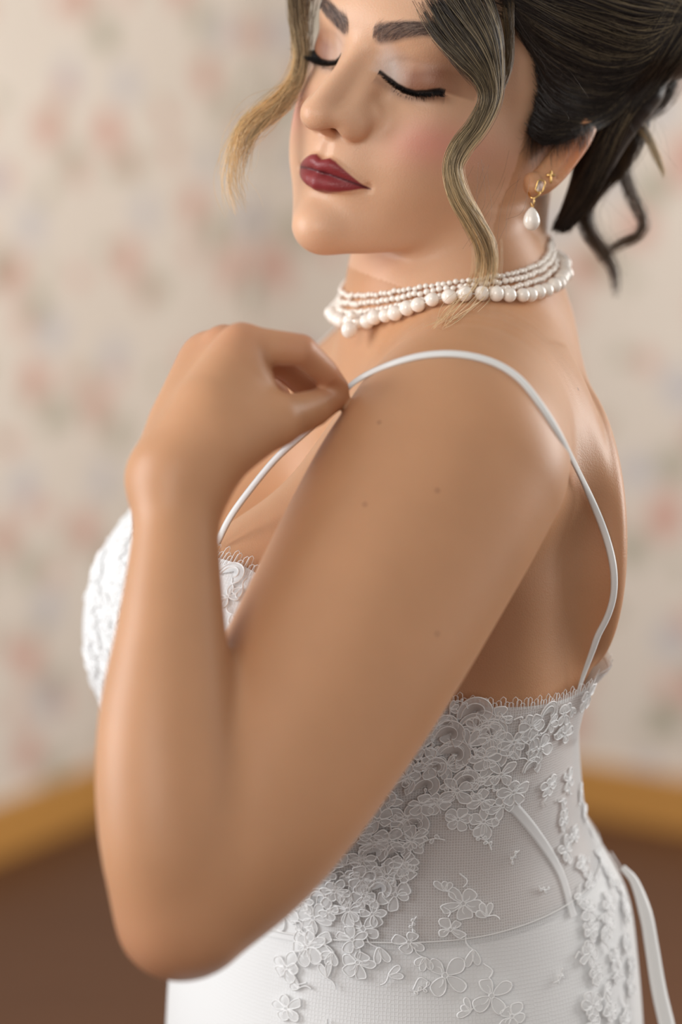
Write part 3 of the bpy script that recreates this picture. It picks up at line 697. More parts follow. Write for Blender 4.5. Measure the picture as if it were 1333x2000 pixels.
for _ in range(3): q[1:-1] = (q[:-2] + 2 * q[1:-1] + q[2:]) / 4
g = normal(TOR, q); g[:pin] = (.75 * BL + .55 * BF + .25 * UP) / np.linalg.norm(.75 * BL + .55 * BF + .25 * UP)
gs = np.stack([np.convolve(np.pad(g[:, i], 7, mode='edge'), k_, 'valid') for i in range(3)], -1); gs /= np.linalg.norm(gs, axis=1, keepdims=True)
sew(ribbon('shoulder_strap', q, gs, .0042, M_satin, .0006))
# the far shoulder's strap
aa = np.linspace(0, 1, 40); pts = spline(np.array([edge_point(-.60), T(.13,-.09,-.10), T(.10,-.10,-.05), T(.02,-.11,.01), T(-.06,-.11,-.05), T(-.08,-.10,-.14), edge_point(-2.62)]), 60)[:, :3]
pts = settle(TOR, pts, .0012, 8); sew(ribbon('shoulder_strap', pts, normal(TOR, pts), .0042, M_satin, .0006))
# tie ribbon at the back
def tie(uvl, d, wid):
    e = np.array([(u, v, 0) for u, v in uvl], float); e = spline(e, 40)[:, :2]; dd = np.linspace(d[0], d[1], 40)
    q = np.stack([(e[:, 0] - CX) / FPX * dd, (CY - e[:, 1]) / FPX * dd, dd], -1); n_ = np.tile(np.array([.25, .1, -1.]), (40, 1)); n_ /= np.linalg.norm(n_, axis=1, keepdims=True)
    sew(ribbon('tie_ribbon', q, n_, np.interp(np.linspace(0, 1, 40), [0, .2, 1], [.004, .0085, .0115]), M_satin, .0005))
tie([(1216,1694),(1240,1722),(1262,1785),(1274,1850),(1287,1930),(1304,2005),(1322,2080),(1335,2160)], (1.440, 1.43), .01)

# ------------------------------------------------------------------ hair
DARK = np.array([.030, .021, .017]); BROWN = np.array([.10, .060, .034]); BLOND = np.array([.98, .74, .43]); GOLD = np.array([.34, .21, .09])
HBF = Field()
def hair_base():
    c = H((0, 34, -100)); i, x, y, z = HBF.box(c - .15, c + .15)
    q = np.stack(np.broadcast_arrays(x, y, z), -1).astype(np.float32) - HT.astype(np.float32); q = q @ (HR / HS).astype(np.float32); lx, ly, lz = q[..., 0], q[..., 1], q[..., 2]
    ra = (81., 92., 105.); cc = (0, 33, -100)
    k0 = np.sqrt((lx / ra[0]) ** 2 + ((ly - cc[1]) / ra[1]) ** 2 + ((lz - cc[2]) / ra[2]) ** 2); k1 = np.sqrt((lx / ra[0] ** 2) ** 2 + ((ly - cc[1]) / ra[1] ** 2) ** 2 + ((lz - cc[2]) / ra[2] ** 2) ** 2)
    g = k0 * (k0 - 1) / np.maximum(k1, 1e-6)
    zl = np.interp(ly, [-75, -45, -18, 0, 22, 42, 58, 70, 90], [-140, -120, -100, -88, -66, -52, -32, -12, 10]).astype(np.float32)
    g = smax(g, (lz - zl) * .7, 8.); g = smax(g, -62 - ly, 10.)
    HBF.put(i, (g * HS).astype(np.float32), 0, 'u')
    HBF.sweep([P(1010,-60,1.425), P(1120,20,1.408), P(1230,60,1.412), P(1300,50,1.43)], [.030,.034,.030,.026], .02, 'u', 5)
    HBF.sweep([P(1300,40,1.44), P(1360,-10,1.45)], [.034,.045], .02, 'u', 3)
    HBF.sweep([P(1096,440,1.452), P(1135,375,1.440), P(1165,310,1.436), P(1195,250,1.432), P(1235,170,1.43)], [.004,.0085,.012,.014,.02], .008, 'u', 4)
hair_base(); HB = HBF.f
hair = empty('hair', (0, 0, 0)); hair.parent = person
def comb(o): return adopt(o, hair)
def cap():
    V_, Q_ = surface(HB); V_ = relax(V_, Q_, 3, .5); o = mesh_from('hair_mass', W(V_), Q_, M_hair); vcol(o, 'tint', np.tile(DARK * .8, (len(V_), 1))); comb(o)
cap()
class Bag:
    def __init__(s, k): s.S, s.R, s.C, s.k = [], [], [], k
    def add(s, S, R, C): s.S.append(S); s.R.append(R); s.C.append(C)
    def build(s, name):
        S, R, C = (np.concatenate(a) for a in (s.S, s.R, s.C)); V_, Qd = tubes(W(S), R, 3); o = mesh_from(name, V_, Qd, M_hair); vcol(o, 'tint', np.repeat(C.reshape(-1, 3), 3, axis=0)); return comb(o)
def noise1(n, k, amp, rng, f=3):
    """smooth per-strand wander (n, k)"""
    t = np.linspace(0, 1, k)[None]; o = 0
    for j in range(1, f + 1): o = o + rng.normal(0, 1 / j, (n, 1)) * np.sin(j * math.pi * t + rng.uniform(0, 6.28, (n, 1)))
    return o * amp
def combed(name, guides, n, k, seed, blond=.15, lift=.003, jit=5., over=False):
    """strands lying on the hair mass, running between neighbouring guide lines"""
    rng = np.random.default_rng(seed); Gd = np.array([spline(np.c_[np.array(g, float), np.zeros(len(g))], k)[:, :2] for g in guides])
    w = rng.uniform(0, len(guides) - 1.001, n); i = w.astype(int); f = (w - i)[:, None, None]; uv = Gd[i] * (1 - f) + Gd[i + 1] * f
    uv = uv + np.stack([noise1(n, k, jit, rng), noise1(n, k, jit, rng)], -1)
    # random start and end along the guide
    p, _ = trace(np.minimum(HB, BOD) if over else HB, uv.reshape(-1, 2), .0008, 1.25, 45); d = p[:, 2].reshape(n, k)
    for _ in range(26 if over else 3): d[:, 1:-1] = (d[:, :-2] + 2 * d[:, 1:-1] + d[:, 2:]) / 4
    d = d - rng.uniform(.0002, lift, (n, 1)) - np.abs(noise1(n, k, .0006, rng))
    S = np.stack([(uv[..., 0] - CX) / FPX * d, (CY - uv[..., 1]) / FPX * d, d], -1)
    t = np.linspace(0, 1, k)[None, :, None]; clump = np.sin(w * 7.3 + 1) * .5 + .5; bl = (rng.uniform(0, 1, n) < blond * (.3 + 1.6 * clump))[:, None, None]
    base = DARK * rng.uniform(.5, 1.6, (n, 1, 1)); col = np.where(bl, base * (1 - .75 * t) + (BLOND * .36) * .75 * t, base + 0 * t)
    R = rng.uniform(.00009, .00018, (n, 1)) * np.ones((1, k)); R[:, 0] *= .5; R[:, -1] *= .5
    b = Bag(k); b.add(S, R, col); return b.build(name)
LOW = [[(985,-12),(1040,50),(1110,95),(1190,125),(1260,112),(1300,70)], [(1008,40),(1050,95),(1110,138),(1180,158),(1245,138),(1292,92)], [(1048,110),(1078,150),(1120,178),(1180,188),(1235,164),(1278,112)],
       [(1056,170),(1078,200),(1118,216),(1175,216),(1225,188),(1262,138)], [(1042,228),(1066,246),(1112,246),(1165,240),(1210,212),(1248,164)], [(1034,258),(1062,278),(1105,268),(1150,250),(1195,226),(1238,178)]]
TOP = [[(830,-60),(930,-80),(1060,-70),(1180,-45),(1290,-20),(1350,10)], [(900,-30),(1000,-12),(1090,30),(1170,66),(1250,92),(1318,55)], LOW[0]]
NAPE = [[(1082,446),(1112,398),(1146,325),(1176,262),(1208,205),(1245,160)], [(1098,450),(1134,395),(1170,322),(1195,260),(1222,208),(1252,166)], [(1112,446),(1152,392),(1188,322),(1208,262),(1232,212),(1258,172)]]
combed('side_hair', LOW, 3400, 26, 21, .10, .0045, 5, over=True)
combed('crown_hair', TOP, 1900, 26, 22, .24, .005, 6)
combed('nape_hair', NAPE, 1100, 22, 23, .28, .004, 5)  # blond strands mixed in here stand in for sheen on the dark hair
BUN = [[(1205,205),(1250,150),(1290,90),(1330,20),(1360,-40)], [(1235,190),(1275,140),(1310,80),(1345,20),(1375,-30)], [(1200,160),(1235,110),(1275,60),(1310,0),(1340,-60)]]
BUN = [BUN[2], BUN[0], BUN[1], [(1228,222),(1278,182),(1325,125),(1368,60),(1395,0)]]
combed('bun_hair', BUN, 1200, 22, 24, .25, .005, 7)
def lock(name, path, n, k, seed, c0, c1, frizz=.0012, mixcol=.35, curl=0., flat=1.0, gpow=.7, spread_end=1.0):
    """a loose lock: path rows are (u, v, depth, radius)"""
    rng = np.random.default_rng(seed); q = np.array([[*P(u, v, d), r] for u, v, d, r in path]); q = spline(q, k); c, rad = q[:, :3], q[:, 3]
    t = np.gradient(c, axis=0); t /= np.linalg.norm(t, axis=1, keepdims=True); A = np.cross(t, np.array([0, 0, 1.])); A /= np.maximum(np.linalg.norm(A, axis=1, keepdims=True), 1e-6); B = np.cross(t, A)
    a = rng.uniform(0, 6.283, (n, 1)); rr = np.sqrt(rng.uniform(0, 1, (n, 1))); tw = curl * np.linspace(0, 1, k)[None]
    x = rr * np.cos(a + tw); y = rr * np.sin(a + tw) * flat
    M = max(4, n // 45); cid = rng.integers(0, M, n); ca = rng.uniform(0, 6.283, (M, 1)); cr = np.sqrt(rng.uniform(.05, 1, (M, 1))) * .8; tm = np.linspace(0, 1, k)[None]
    cx_ = cr * np.cos(ca + tw) + noise1(M, k, .16, rng); cy_ = (cr * np.sin(ca + tw) + noise1(M, k, .16, rng)) * flat; tight = np.interp(tm[0], [0, .25, .8, 1], [.55, .34, .28, .4])[None]
    x = cx_[cid] + x * tight; y = cy_[cid] + y * tight
    rs = rad[None] * np.ones((n, 1)); S = c[None] + (x * rs + noise1(n, k, frizz, rng))[..., None] * A[None] + (y * rs + noise1(n, k, frizz * .7, rng))[..., None] * B[None]
    cut = rng.uniform(.70, 1.0, n) if spread_end else np.ones(n)
    # shorten some strands
    tt = np.linspace(0, 1, k)[None] * cut[:, None] * (k - 1); i0 = np.minimum(tt.astype(int), k - 2); f = (tt - i0)[..., None]; r_ = np.arange(n)[:, None]; S = S[r_, i0] * (1 - f) + S[r_, i0 + 1] * f
    T_ = np.linspace(0, 1, k)[None, :, None] ** gpow; m = np.clip(T_ + rng.normal(0, mixcol, (n, 1, 1)) * .8, 0, 1); stripe = rng.uniform(0, 1, M)[cid][:, None, None]
    m = np.clip(m * (.45 + .9 * stripe), 0, 1); col = (c0 * (1 - m) + c1 * m) * (.75 + .35 * stripe) * rng.uniform(.7, 1.25, (n, 1, 1))
    R = rng.uniform(.00008, .00017, (n, 1)) * np.interp(np.linspace(0, 1, k), [0, .05, .9, 1], [.6, 1, 1, .4])[None]
    b = Bag(k); b.add(S, R, col); return b.build(name)
# front tendril over the temple and cheek
lock('front_tendril', [(868,-40,1.352,.017),(900,40,1.338,.018),(930,100,1.332,.0150),(952,150,1.331,.0085),(957,195,1.333,.0054),(934,245,1.332,.0052),(899,290,1.330,.0054),(884,330,1.330,.0048),(896,385,1.333,.0055),(923,435,1.341,.0060),(944,480,1.352,.0064),(948,520,1.361,.0064),(940,560,1.368,.0060)], 1100, 68, 31, DARK, BLOND, .0011, .16, 2.0, .55, 1.7)
_tp = [(946,470),(946,520),(935,560),(912,590),(882,618),(845,652)]; _td = trace(BOD, _tp)[0][:, 2] - np.array([.008, .009, .013, .014, .009, .004])
lock('tendril_tip', [(u, v, d, r) for (u, v), d, r in zip(_tp, np.minimum.accumulate(_td), (.005, .006, .0065, .006, .0055, .004))], 34, 40, 32, BLOND * .8, BLOND, .0028, .1)
lock('front_sweep', [(830,-40,1.350,.012),(905,-30,1.345,.018),(985,10,1.350,.014),(1050,60,1.362,.012)], 800, 40, 33, DARK * 1.3, BROWN, .0010, .3, 1.0, .6)
lock('front_edge', [(838,-40,1.350,.010),(850,10,1.343,.009),(872,60,1.336,.008),(905,110,1.331,.007),(938,160,1.331,.004)], 420, 40, 36, DARK, BROWN * 1.4, .0007, .25, .6, .6)
lock('front_fall', [(960,-50,1.352,.012),(975,20,1.346,.010),(985,80,1.346,.007),(982,140,1.343,.005),(965,190,1.338,.003)], 330, 40, 34, DARK * 1.2, GOLD, .0009, .25, 1.0, .6)
# lock on the far side of the face
lock('far_lock', [(596,-50,1.405,.0085),(590,20,1.405,.0080),(592,70,1.404,.0065),(592,115,1.402,.0050),(580,160,1.400,.0052),(550,200,1.396,.0058),(512,228,1.390,.0062),(484,255,1.386,.0062),(468,290,1.384,.006),(464,330,1.384,.006)], 480, 56, 35, BROWN * 1.2, BLOND * 1.1, .0017, .25, 2.5, .6)
lock('far_wisp', [(575,170,1.398,.003),(520,215,1.392,.006),(478,250,1.388,.008),(458,300,1.386,.009),(452,360,1.386,.010),(470,420,1.388,.009)], 90, 40, 37, BLOND, BLOND * 1.1, .003, .2)
# loose curls behind the ear
lock('loose_curl', [(1310,30,1.45,.007),(1318,100,1.45,.0065),(1310,160,1.45,.006),(1280,205,1.45,.0055),(1240,235,1.45,.004)], 200, 40, 41, DARK, BROWN * 1.4, .0018, .3, 2, .7)
lock('loose_curl', [(1255,200,1.45,.006),(1235,270,1.455,.008),(1205,320,1.46,.0085),(1165,360,1.462,.0075),(1142,405,1.465,.0055),(1150,450,1.468,.0045),(1178,490,1.47,.004),(1200,530,1.47,.003),(1203,585,1.47,.002)], 300, 56, 42, DARK * 1.3, BROWN * 1.7, .0020, .3, 3, .7)
lock('loose_curl', [(1215,325,1.46,.004),(1228,375,1.465,.0045),(1248,415,1.468,.004),(1256,440,1.47,.0035),(1240,462,1.47,.003),(1205,480,1.47,.003),(1165,512,1.47,.0025)], 110, 44, 43, BROWN * .8, BROWN * 1.8, .0014, .3, 3, .7)
lock('loose_curl', [(1215,195,1.43,.003),(1240,232,1.435,.004),(1265,270,1.44,.0035),(1288,320,1.44,.002),(1300,350,1.44,.0012)], 120, 36, 44, BROWN * 1.4, BLOND * .8, .0009, .3)
lock('loose_curl', [(1200,250,1.45,.005),(1180,300,1.455,.006),(1200,345,1.46,.005),(1215,300,1.455,.004),(1235,240,1.45,.004)], 160, 40, 45, BROWN, GOLD, .0012, .3, 2, .7)
lock('loose_curl', [(1285,60,1.43,.006),(1262,130,1.428,.007),(1240,170,1.43,.006),(1235,215,1.435,.004)], 200, 36, 46, BROWN, BLOND * .7, .0014, .4, 2, .7)
# fine hairs in front of and over the ear
def wisps():
    rng = np.random.default_rng(51); n, k = 520, 18; u0 = rng.uniform(1030, 1160, n); f = (u0 - 1030) / 130; v0 = 262 - 14 * f + 8 * np.sin(f * 3) + rng.normal(0, 8, n)
    L = rng.uniform(20, 75, n) * (1 - .45 * f); a = rng.normal(1.25, .38, n) + .35 * f; c = rng.normal(0, .9, n); t = np.linspace(0, 1, k)[None]
    ang = a[:, None] + c[:, None] * t; du = np.cumsum(np.cos(ang), 1) / k * L[:, None] * -.35; dv = np.cumsum(np.sin(ang), 1) / k * L[:, None]
    uv = np.stack([u0[:, None] + du, v0[:, None] + dv], -1); p, _ = trace(np.minimum(HB, BOD), uv.reshape(-1, 2), .0006, 1.28, 45); d = p[:, 2].reshape(n, k)
    for _ in range(4): d[:, 1:-1] = (d[:, :-2] + 2 * d[:, 1:-1] + d[:, 2:]) / 4
    d = d - np.linspace(.001, 0, k)[None] - rng.uniform(0, .0015, (n, 1)); S = np.stack([(uv[..., 0] - CX) / FPX * d, (CY - uv[..., 1]) / FPX * d, d], -1)
    d = d - .0008; S = np.stack([(uv[..., 0] - CX) / FPX * d, (CY - uv[..., 1]) / FPX * d, d], -1); R = rng.uniform(.00006, .00011, (n, 1)) * np.linspace(1, .4, k)[None]; b = Bag(k); b.add(S, R, np.tile(DARK * 1.4, (n, k, 1))); b.build('fine_hairs')['kind'] = 'stuff'
    # stray hairs round the hair line, cheek and crown
    n = 42; S = []
    starts = [((950, 300), (-20, 170)), ((1060, 90), (60, 60)), ((1240, 150), (60, 160)), ((1100, 40), (120, -20)), ((1000, 330), (-60, 120)), ((500, 220), (-60, 120)), ((1160, 420), (60, 140))]
    for j in range(n):
        (u, v), (du, dv) = starts[j % len(starts)]; u += rng.normal(0, 22); v += rng.normal(0, 22); dd = {0: 1.336, 1: 1.352, 2: 1.42, 3: 1.37, 4: 1.345, 5: 1.377, 6: 1.45}[j % 7]
        e = np.array([[u, v, dd], [u + du * .5 + rng.normal(0, 18), v + dv * .5 + rng.normal(0, 18), dd + rng.normal(0, .004)], [u + du * rng.uniform(.6, 1.1) + rng.normal(0, 22), v + dv * rng.uniform(.6, 1.1) + rng.normal(0, 22), dd + rng.normal(0, .006)]])
        e = spline(e, 18); S.append(np.stack([(e[:, 0] - CX) / FPX * e[:, 2], (CY - e[:, 1]) / FPX * e[:, 2], e[:, 2]], -1))
    S = np.array(S); b = Bag(18); b.add(S, np.full(S.shape[:2], .00005), np.where((np.arange(n) % 7 == 5)[:, None, None], BLOND, BROWN * .7) * np.ones((n, 18, 1))); b.build('stray_hairs')['kind'] = 'stuff'
wisps()
# brows and lashes grow on the face
def on_face(pts):
    z = np.arange(42, -75, -.4); out = []
    for x, y in pts:
        v = sample(BOD, H(np.stack([np.full_like(z, x), np.full_like(z, y), z], -1))); out.append((x, y, z[np.argmax(v < 0)]))
    return np.array(out)
def brow(s, seed):
    rng = np.random.default_rng(seed); n, k = 620, 7; x = rng.uniform(9, 55, n); yc = np.interp(x, bx, by); hh = np.interp(x, bx, bh); y = yc + rng.uniform(-1, 1, n) * hh * .95
    L = rng.uniform(4, 7, n); a = np.interp(x, [9, 18, 40, 56], [1.35, .85, .25, -.35]) - .35 * (y - yc) / np.maximum(hh, 1) + rng.normal(0, .12, n); p0 = on_face(np.c_[s * x, y]); t = np.linspace(0, 1, k)[None, :, None]
    dirv = np.stack([s * np.cos(a), np.sin(a), -.12 * np.cos(a)], -1)[:, None]; S = p0[:, None] + dirv * L[:, None, None] * t; S[..., 2] += .5 + 0 * t[..., 0]
    S = H(S); q = settle(BOD, S.reshape(-1, 3), .0004, 3).reshape(S.shape); S = q; R = rng.uniform(.00004, .00007, (n, 1)) * np.linspace(1, .35, k)[None]
    V_, Qd = tubes(W(S), R, 3); o = mesh_from('eyebrow', V_, Qd, M_hair); vcol(o, 'tint', np.repeat(np.tile(np.array([.065, .046, .043]), (n * k, 1)), 3, 0)); adopt(o, person)
def lashes(s, seed):
    rng = np.random.default_rng(seed); m, n, k = 520, 640, 9; x = np.r_[17 + 32 * rng.uniform(0, 1, m) ** .8, rng.uniform(19, 47, n - m)]; up = np.arange(n) < m
    y = np.interp(x, lx, ly) + FAR(s) + np.where(up, rng.uniform(-.6, .7, n), -1.4); p0 = on_face(np.c_[s * x, y]); f = (x - 16) / 33
    L = np.where(up, 4.6 + (4.4 if s > 0 else 5.5) * f ** 1.2, rng.uniform(2.2, 4.2, n)) * rng.uniform(.7, 1.08, n); t = np.linspace(0, 1, k)[None]
    out = np.interp(f, [0, .5, 1], [-.2, .3, .85 if s > 0 else 1.2]) + rng.normal(0, .09, n); dx = out[:, None] * t; dy = np.where(up, -.62, -.85)[:, None] * t + np.where(up, .42, 0.)[:, None] * t ** 2; dz = np.where(up, .62, .22)[:, None] * t
    S = p0[:, None] + np.stack([s * dx, dy, dz], -1) * L[:, None, None]; R = np.where(up, .00017, .00009)[:, None] * np.linspace(1, .3, k)[None]
    V_, Qd = tubes(W(H(S)), R, 3); o = mesh_from('eyelashes', V_, Qd, M_lash); adopt(o, person)
for s_ in (1, -1): brow(s_, 60 + s_); lashes(s_, 70 + s_)

# ------------------------------------------------------------------ jewellery
def ball(bm, r, seg=14, rings=9): bmesh.ops.create_uvsphere(bm, u_segments=seg, v_segments=rings, radius=r)
def lathe(name, prof, m, seg=20):
    V_, Fc = [], []
    for r, z in prof:
        for i in range(seg): V_.append((r * math.cos(6.28318 * i / seg), r * math.sin(6.28318 * i / seg), z))
    for j in range(len(prof) - 1):
        for i in range(seg): Fc.append((j * seg + i, j * seg + (i + 1) % seg, (j + 1) * seg + (i + 1) % seg, (j + 1) * seg + i))
    Fc += [tuple(range(seg))[::-1], tuple((len(prof) - 1) * seg + i for i in range(seg))]
    me = D.meshes.new(name); me.from_pydata(V_, [], Fc); me.polygons.foreach_set('use_smooth', np.ones(len(Fc), bool)); me.materials.append(m); return me
bm = bmesh.new(); ball(bm, 1.0); PEARL = D.meshes.new('pearl'); bm.to_mesh(PEARL); bm.free(); PEARL.polygons.foreach_set('use_smooth', np.ones(len(PEARL.polygons), bool)); PEARL.materials.append(M_pearl)
RC = P(872, 527, 1.460)
def ring_pt(a, rx, rd, drop, sag=0.):
    """choker ring: a = 0 at the nape side, pi at the throat; near half is a in (0, pi)"""
    x = math.cos(a) * rx; d = -math.sin(a) * rd
    return RC + np.array([x, .24 * x + .30 * d - drop - sag * max(0, -math.cos(a)) ** 2, d])
choker = tag(empty('pearl_choker', W(RC)), 'choker of three strands of small pearls and one of large pearls round the neck', 'necklace')
def strand(rx, rd, drop, r, gap, seed, sag=0., big=False):
    rng = np.random.default_rng(seed); aa = np.linspace(0, 2 * math.pi, 400); pts = np.array([ring_pt(a, rx, rd, drop, sag) for a in aa])
    # keep the thread just off the skin
    for _ in range(8):
        g = sample(BOD, pts); nn = normal(BOD, pts); nn = nn - (nn @ UP)[:, None] * UP * .9; push = np.maximum(r * (1.1 if big else .95) - g, 0)[:, None]; pts = pts + nn * np.minimum(push, .02)
        for _ in range(4): pts = (np.roll(pts[:-1], 1, 0) + 2 * pts[:-1] + np.roll(pts[:-1], -1, 0)) / 4; pts = np.r_[pts, pts[:1]]
    g = sample(BOD, pts); nn = normal(BOD, pts); pts = pts + nn * np.clip(r * .85 - g, 0, .01)[:, None]
    V_, Qd = tubes(W(pts)[None], np.full((1, len(pts)), .00035), 5); th_ = mesh_from('pearl_strand', V_, Qd, M_satin); adopt(th_, choker)
    L = np.r_[0, np.cumsum(np.linalg.norm(np.diff(pts, axis=0), axis=1))]; n = int(L[-1] / gap)
    for i in range(n):
        t = (i + .5) / n * L[-1]; c = np.array([np.interp(t, L, pts[:, j]) for j in range(3)]); o = D.objects.new('pearl', PEARL); COL.objects.link(o)
        rr = r * rng.uniform(.92, 1.06); c = c + rng.normal(0, .0003 if not big else .0005, 3); o.scale = (rr * rng.uniform(.94, 1.06), rr, rr * rng.uniform(.92, 1.04)); o.rotation_euler = tuple(rng.uniform(0, 6, 3)); o.parent = th_; place(o, c)
def place(o, c): o.location = Vector(W(c))     # the strand mesh sits at the world origin
strand(.0612, .0590, -.0032, .0017, .0036, 1)
strand(.0620, .0602, .0005, .0019, .0040, 2, .001)
strand(.0626, .0608, .0050, .0018, .0038, 3, .0015)
strand(.0630, .0625, .0100, .0044, .0090, 4, .001, True)
def drop():
    th_ = adopt(mesh_from('pendant_thread', *tubes(W(np.array([P(690,606,1.40), P(686,625,1.398), P(683,645,1.397)]))[None], np.full((1, 3), .0004), 5), M_satin), choker)
    for c, r in ((P(688,616,1.399), .0026), (P(683,644,1.397), .0050)):
        o = D.objects.new('pearl', PEARL); COL.objects.link(o); o.scale = (r, r, r * 1.05); o.parent = th_; place(o, c)
drop()
# earrings
ec, _ = trace(BOD, [(1056, 364), (1076, 345), (1040, 384)]); 
earring = tag(empty('earring', W(ec[0] - [0, 0, .002])), 'gold earring with square crystal and hanging teardrop pearl on the lobe', 'earring')
def at_(o, c, par): o.location = W(c); o.parent = par; o.matrix_parent_inverse = Matrix.Translation(-Vector(par.location)); return o
def link(name, me): o = D.objects.new(name, me); COL.objects.link(o); return o
tp = lathe('drop_pearl', [(.0049 * math.sin(a) * (.5 + .5 * math.sin(min(a, 1.75) / 1.75 * 1.5708)) , -.0012 + .0078 * math.cos(a) * (1. if a < 1.57 else .72)) for a in np.linspace(.06, 3.10, 22)], M_pearl, 28)
d_e = ec[0][2] - .004
at_(link('drop_pearl', tp), P(1039, 427, d_e), earring)
bm = bmesh.new(); bmesh.ops.create_cone(bm, cap_ends=True, segments=8, radius1=.0030, radius2=.0018, depth=.0018); me = D.meshes.new('crystal'); bm.to_mesh(me); bm.free(); me.materials.append(M_crystal)
cr = at_(link('crystal', me), P(1056, 364, d_e), earring); cr.rotation_euler = (math.radians(95), math.radians(14), math.radians(18)); cr.scale = (.72, 1.2, 1); cr.scale = (.75, 1.15, 1)
def tor(name, R, r, m, sx=1, sy=1):
    a = np.linspace(0, 2 * math.pi, 28, endpoint=True); q_ = lambda w: np.sign(w) * np.abs(w) ** .55; S = np.stack([R * sx * q_(np.cos(a)), 0 * a, R * sy * q_(np.sin(a))], -1)[None]; V_, Qd = tubes(S, np.full((1, 28), r), 8); return mesh_from(name, V_, Qd, m)
bz = at_(tor('bezel', .0029, .0005, M_gold, .80, 1.22), P(1056, 364, d_e - .0008), earring); bz.rotation_euler = (math.radians(5), math.radians(14), math.radians(18))
hp = adopt(mesh_from('hoop', *tubes(W(spline(np.array([P(1056,374,d_e), P(1052,382,d_e-.001), P(1044,387,d_e-.001), P(1036,384,d_e+.001), P(1033,376,d_e+.004)]), 20)[:, :3])[None], np.full((1, 20), .0006), 8), M_gold), earring)
adopt(mesh_from('link', *tubes(W(spline(np.array([P(1043,386,d_e-.001), P(1044,394,d_e-.0015), P(1042,404,d_e), P(1039,402,d_e), P(1037,396,d_e-.001)]), 20)[:, :3])[None], np.full((1, 20), .00045), 8), M_gold), earring)
cross = tag(empty('stud_earring', W(ec[1])), 'tiny gold cross stud higher on the same earlobe', 'earring')
d_c = ec[1][2] - .0012
for pts in ([P(1077.5,333,d_c), P(1076,358,d_c)], [P(1067.5,342,d_c), P(1085.5,342,d_c)]):
    e = np.array([pts[0], pts[0] * .9 + pts[1] * .1, (pts[0] + pts[1]) / 2, pts[0] * .1 + pts[1] * .9, pts[1]]); adopt(mesh_from('cross_bar', *tubes(W(e)[None], np.array([[.0004, .00085, .0007, .00085, .0004]]), 8), M_gold), cross)

# ------------------------------------------------------------------ the room
def wall_material():
    m, nt, b, N, L = mat('wallpaper'); b.inputs['Roughness'].default_value = .85
    uv = node(N, 'Attribute', attribute_name='wall_uv')
    base = node(N, 'TexNoise', Scale=3.0, Detail=3.0); L.new(uv.outputs['Vector'], base.inputs['Vector'])
    mx0 = node(N, 'Mix', data_type='RGBA'); mx0.inputs['A'].default_value = (.60, .53, .46, 1); mx0.inputs['B'].default_value = (.66, .60, .53, 1); L.new(base.outputs[0], mx0.inputs['Factor']); last = mx0.outputs['Result']
    nz = node(N, 'TexNoise', Scale=22.0, Detail=3.0); L.new(uv.outputs['Vector'], nz.inputs['Vector'])
    ds = node(N, 'VectorMath', operation='SCALE'); L.new(nz.outputs['Color'], ds.inputs[0]); ds.inputs['Scale'].default_value = .05
    wv = node(N, 'VectorMath', operation='ADD'); L.new(uv.outputs['Vector'], wv.inputs[0]); L.new(ds.outputs[0], wv.inputs[1])
    for sc, col, r0, r1, amt, off in ((3.4, (.50, .20, .14, 1), .08, .22, .66, (0, 0, 0)), (3.4, (.20, .20, .12, 1), .06, .20, .6, (.08, .07, 0)), (3.4, (.34, .36, .44, 1), .07, .20, .5, (.07, -.10, 0)), (5.0, (.25, .24, .15, 1), .05, .16, .5, (.13, .83, 0)), (4.6, (.55, .28, .22, 1), .06, .19, .6, (.53, .43, 0))):
        ad = node(N, 'VectorMath', operation='ADD'); L.new(wv.outputs[0], ad.inputs[0]); ad.inputs[1].default_value = off
        vo = node(N, 'TexVoronoi', Scale=sc, Randomness=.8, voronoi_dimensions='2D'); L.new(ad.outputs[0], vo.inputs['Vector'])
        r = node(N, 'MapRange', clamp=True); r.inputs[1].default_value = r0; r.inputs[2].default_value = r1; r.inputs[3].default_value = amt; r.inputs[4].default_value = 0; L.new(vo.outputs['Distance'], r.inputs[0])
        mx = node(N, 'Mix', data_type='RGBA'); mx.inputs['B'].default_value = col; L.new(r.outputs[0], mx.inputs['Factor']); L.new(last, mx.inputs['A']); last = mx.outputs['Result']
    L.new(last, b.inputs['Base Color']); return m
def wood_material(name, c1, c2, scale, rough):
    m, nt, b, N, L = mat(name); tc = N.new('ShaderNodeTexCoord'); mp = node(N, 'Mapping'); mp.inputs['Scale'].default_value = scale; L.new(tc.outputs['Object'], mp.inputs[0])
    nz = node(N, 'TexNoise', Scale=4.0, Detail=6.0, Roughness=.6); L.new(mp.outputs[0], nz.inputs['Vector']); mx = node(N, 'Mix', data_type='RGBA'); mx.inputs['A'].default_value = (*c1, 1); mx.inputs['B'].default_value = (*c2, 1); L.new(nz.outputs[0], mx.inputs['Factor']); L.new(mx.outputs['Result'], b.inputs['Base Color']); b.inputs['Roughness'].default_value = rough; b.inputs['Specular IOR Level'].default_value = .3; return m
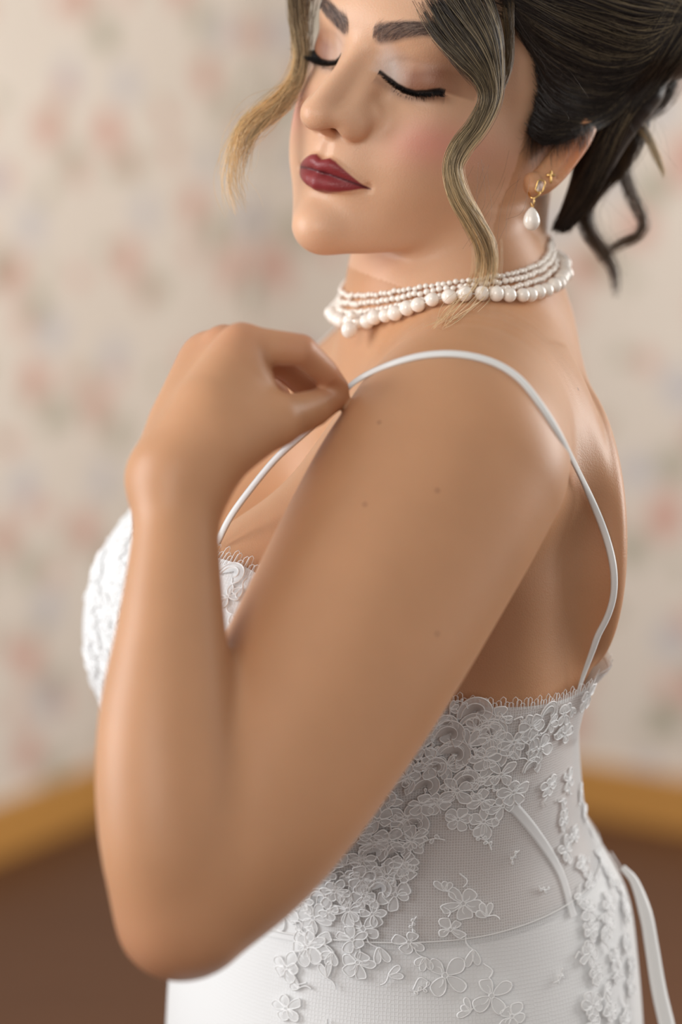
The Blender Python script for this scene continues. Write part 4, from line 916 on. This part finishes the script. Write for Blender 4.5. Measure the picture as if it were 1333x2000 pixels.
M_wall = wall_material(); M_trim = wood_material('golden_oak', (.42, .20, .05), (.52, .27, .075), (1, 1, 14), .4); M_floor = wood_material('dark_floorboards', (.060, .022, .009), (.125, .052, .022), (.8, 9, 1), .5)
KC = np.array([-.22, 5.72]); DL = np.array([math.cos(math.radians(240)), math.sin(math.radians(240))]); DR = np.array([math.cos(math.radians(325)), math.sin(math.radians(325))])
def slab(name, a, b, z0, z1, thick, nrm, m, kind='structure'):
    a, b = np.array(a), np.array(b); n = np.array(nrm) * thick; c = [a, b, b + n, a + n]; V_ = [(*p, z0) for p in c] + [(*p, z1) for p in c]
    o = mesh_from(name, V_, [(0,1,2,3),(4,7,6,5),(0,4,5,1),(1,5,6,2),(2,6,7,3),(3,7,4,0)], m, smooth=False); o['kind'] = kind
    bm = bmesh.new(); bm.from_mesh(o.data); bmesh.ops.recalc_face_normals(bm, faces=bm.faces); bm.to_mesh(o.data); bm.free(); L_ = np.linalg.norm(b - a)
    at = o.data.attributes.new('wall_uv', 'FLOAT_VECTOR', 'POINT'); at.data.foreach_set('vector', np.array([[np.dot(np.array(v[:2]) - a, (b - a) / L_), v[2], 0] for v in V_], np.float32).ravel()); return o
NL = np.array([DL[1], -DL[0]]); NL = NL if NL @ (np.array([0, 1.4]) - KC) < 0 else -NL; NRt = np.array([DR[1], -DR[0]]); NRt = NRt if NRt @ (np.array([0, 1.4]) - KC) < 0 else -NRt
slab('wall_left', KC - DL * .12, KC + DL * 3.6, 0, 2.7, .12, NL, M_wall); slab('wall_right', KC - DR * .12, KC + DR * 3.6, 0, 2.7, .12, NRt, M_wall)
slab('baseboard_left', KC, KC + DL * 3.6, .0, .115, .022, -NL, M_trim); slab('baseboard_right', KC, KC + DR * 3.6, .0, .115, .022, -NRt, M_trim)
fl = mesh_from('floor', [(-4,-2.5,-.1),(4,-2.5,-.1),(4,6.4,-.1),(-4,6.4,-.1),(-4,-2.5,0),(4,-2.5,0),(4,6.4,0),(-4,6.4,0)], [(3,2,1,0),(4,5,6,7),(0,1,5,4),(1,2,6,5),(2,3,7,6),(3,0,4,7)], M_floor, smooth=False); fl['kind'] = 'structure'
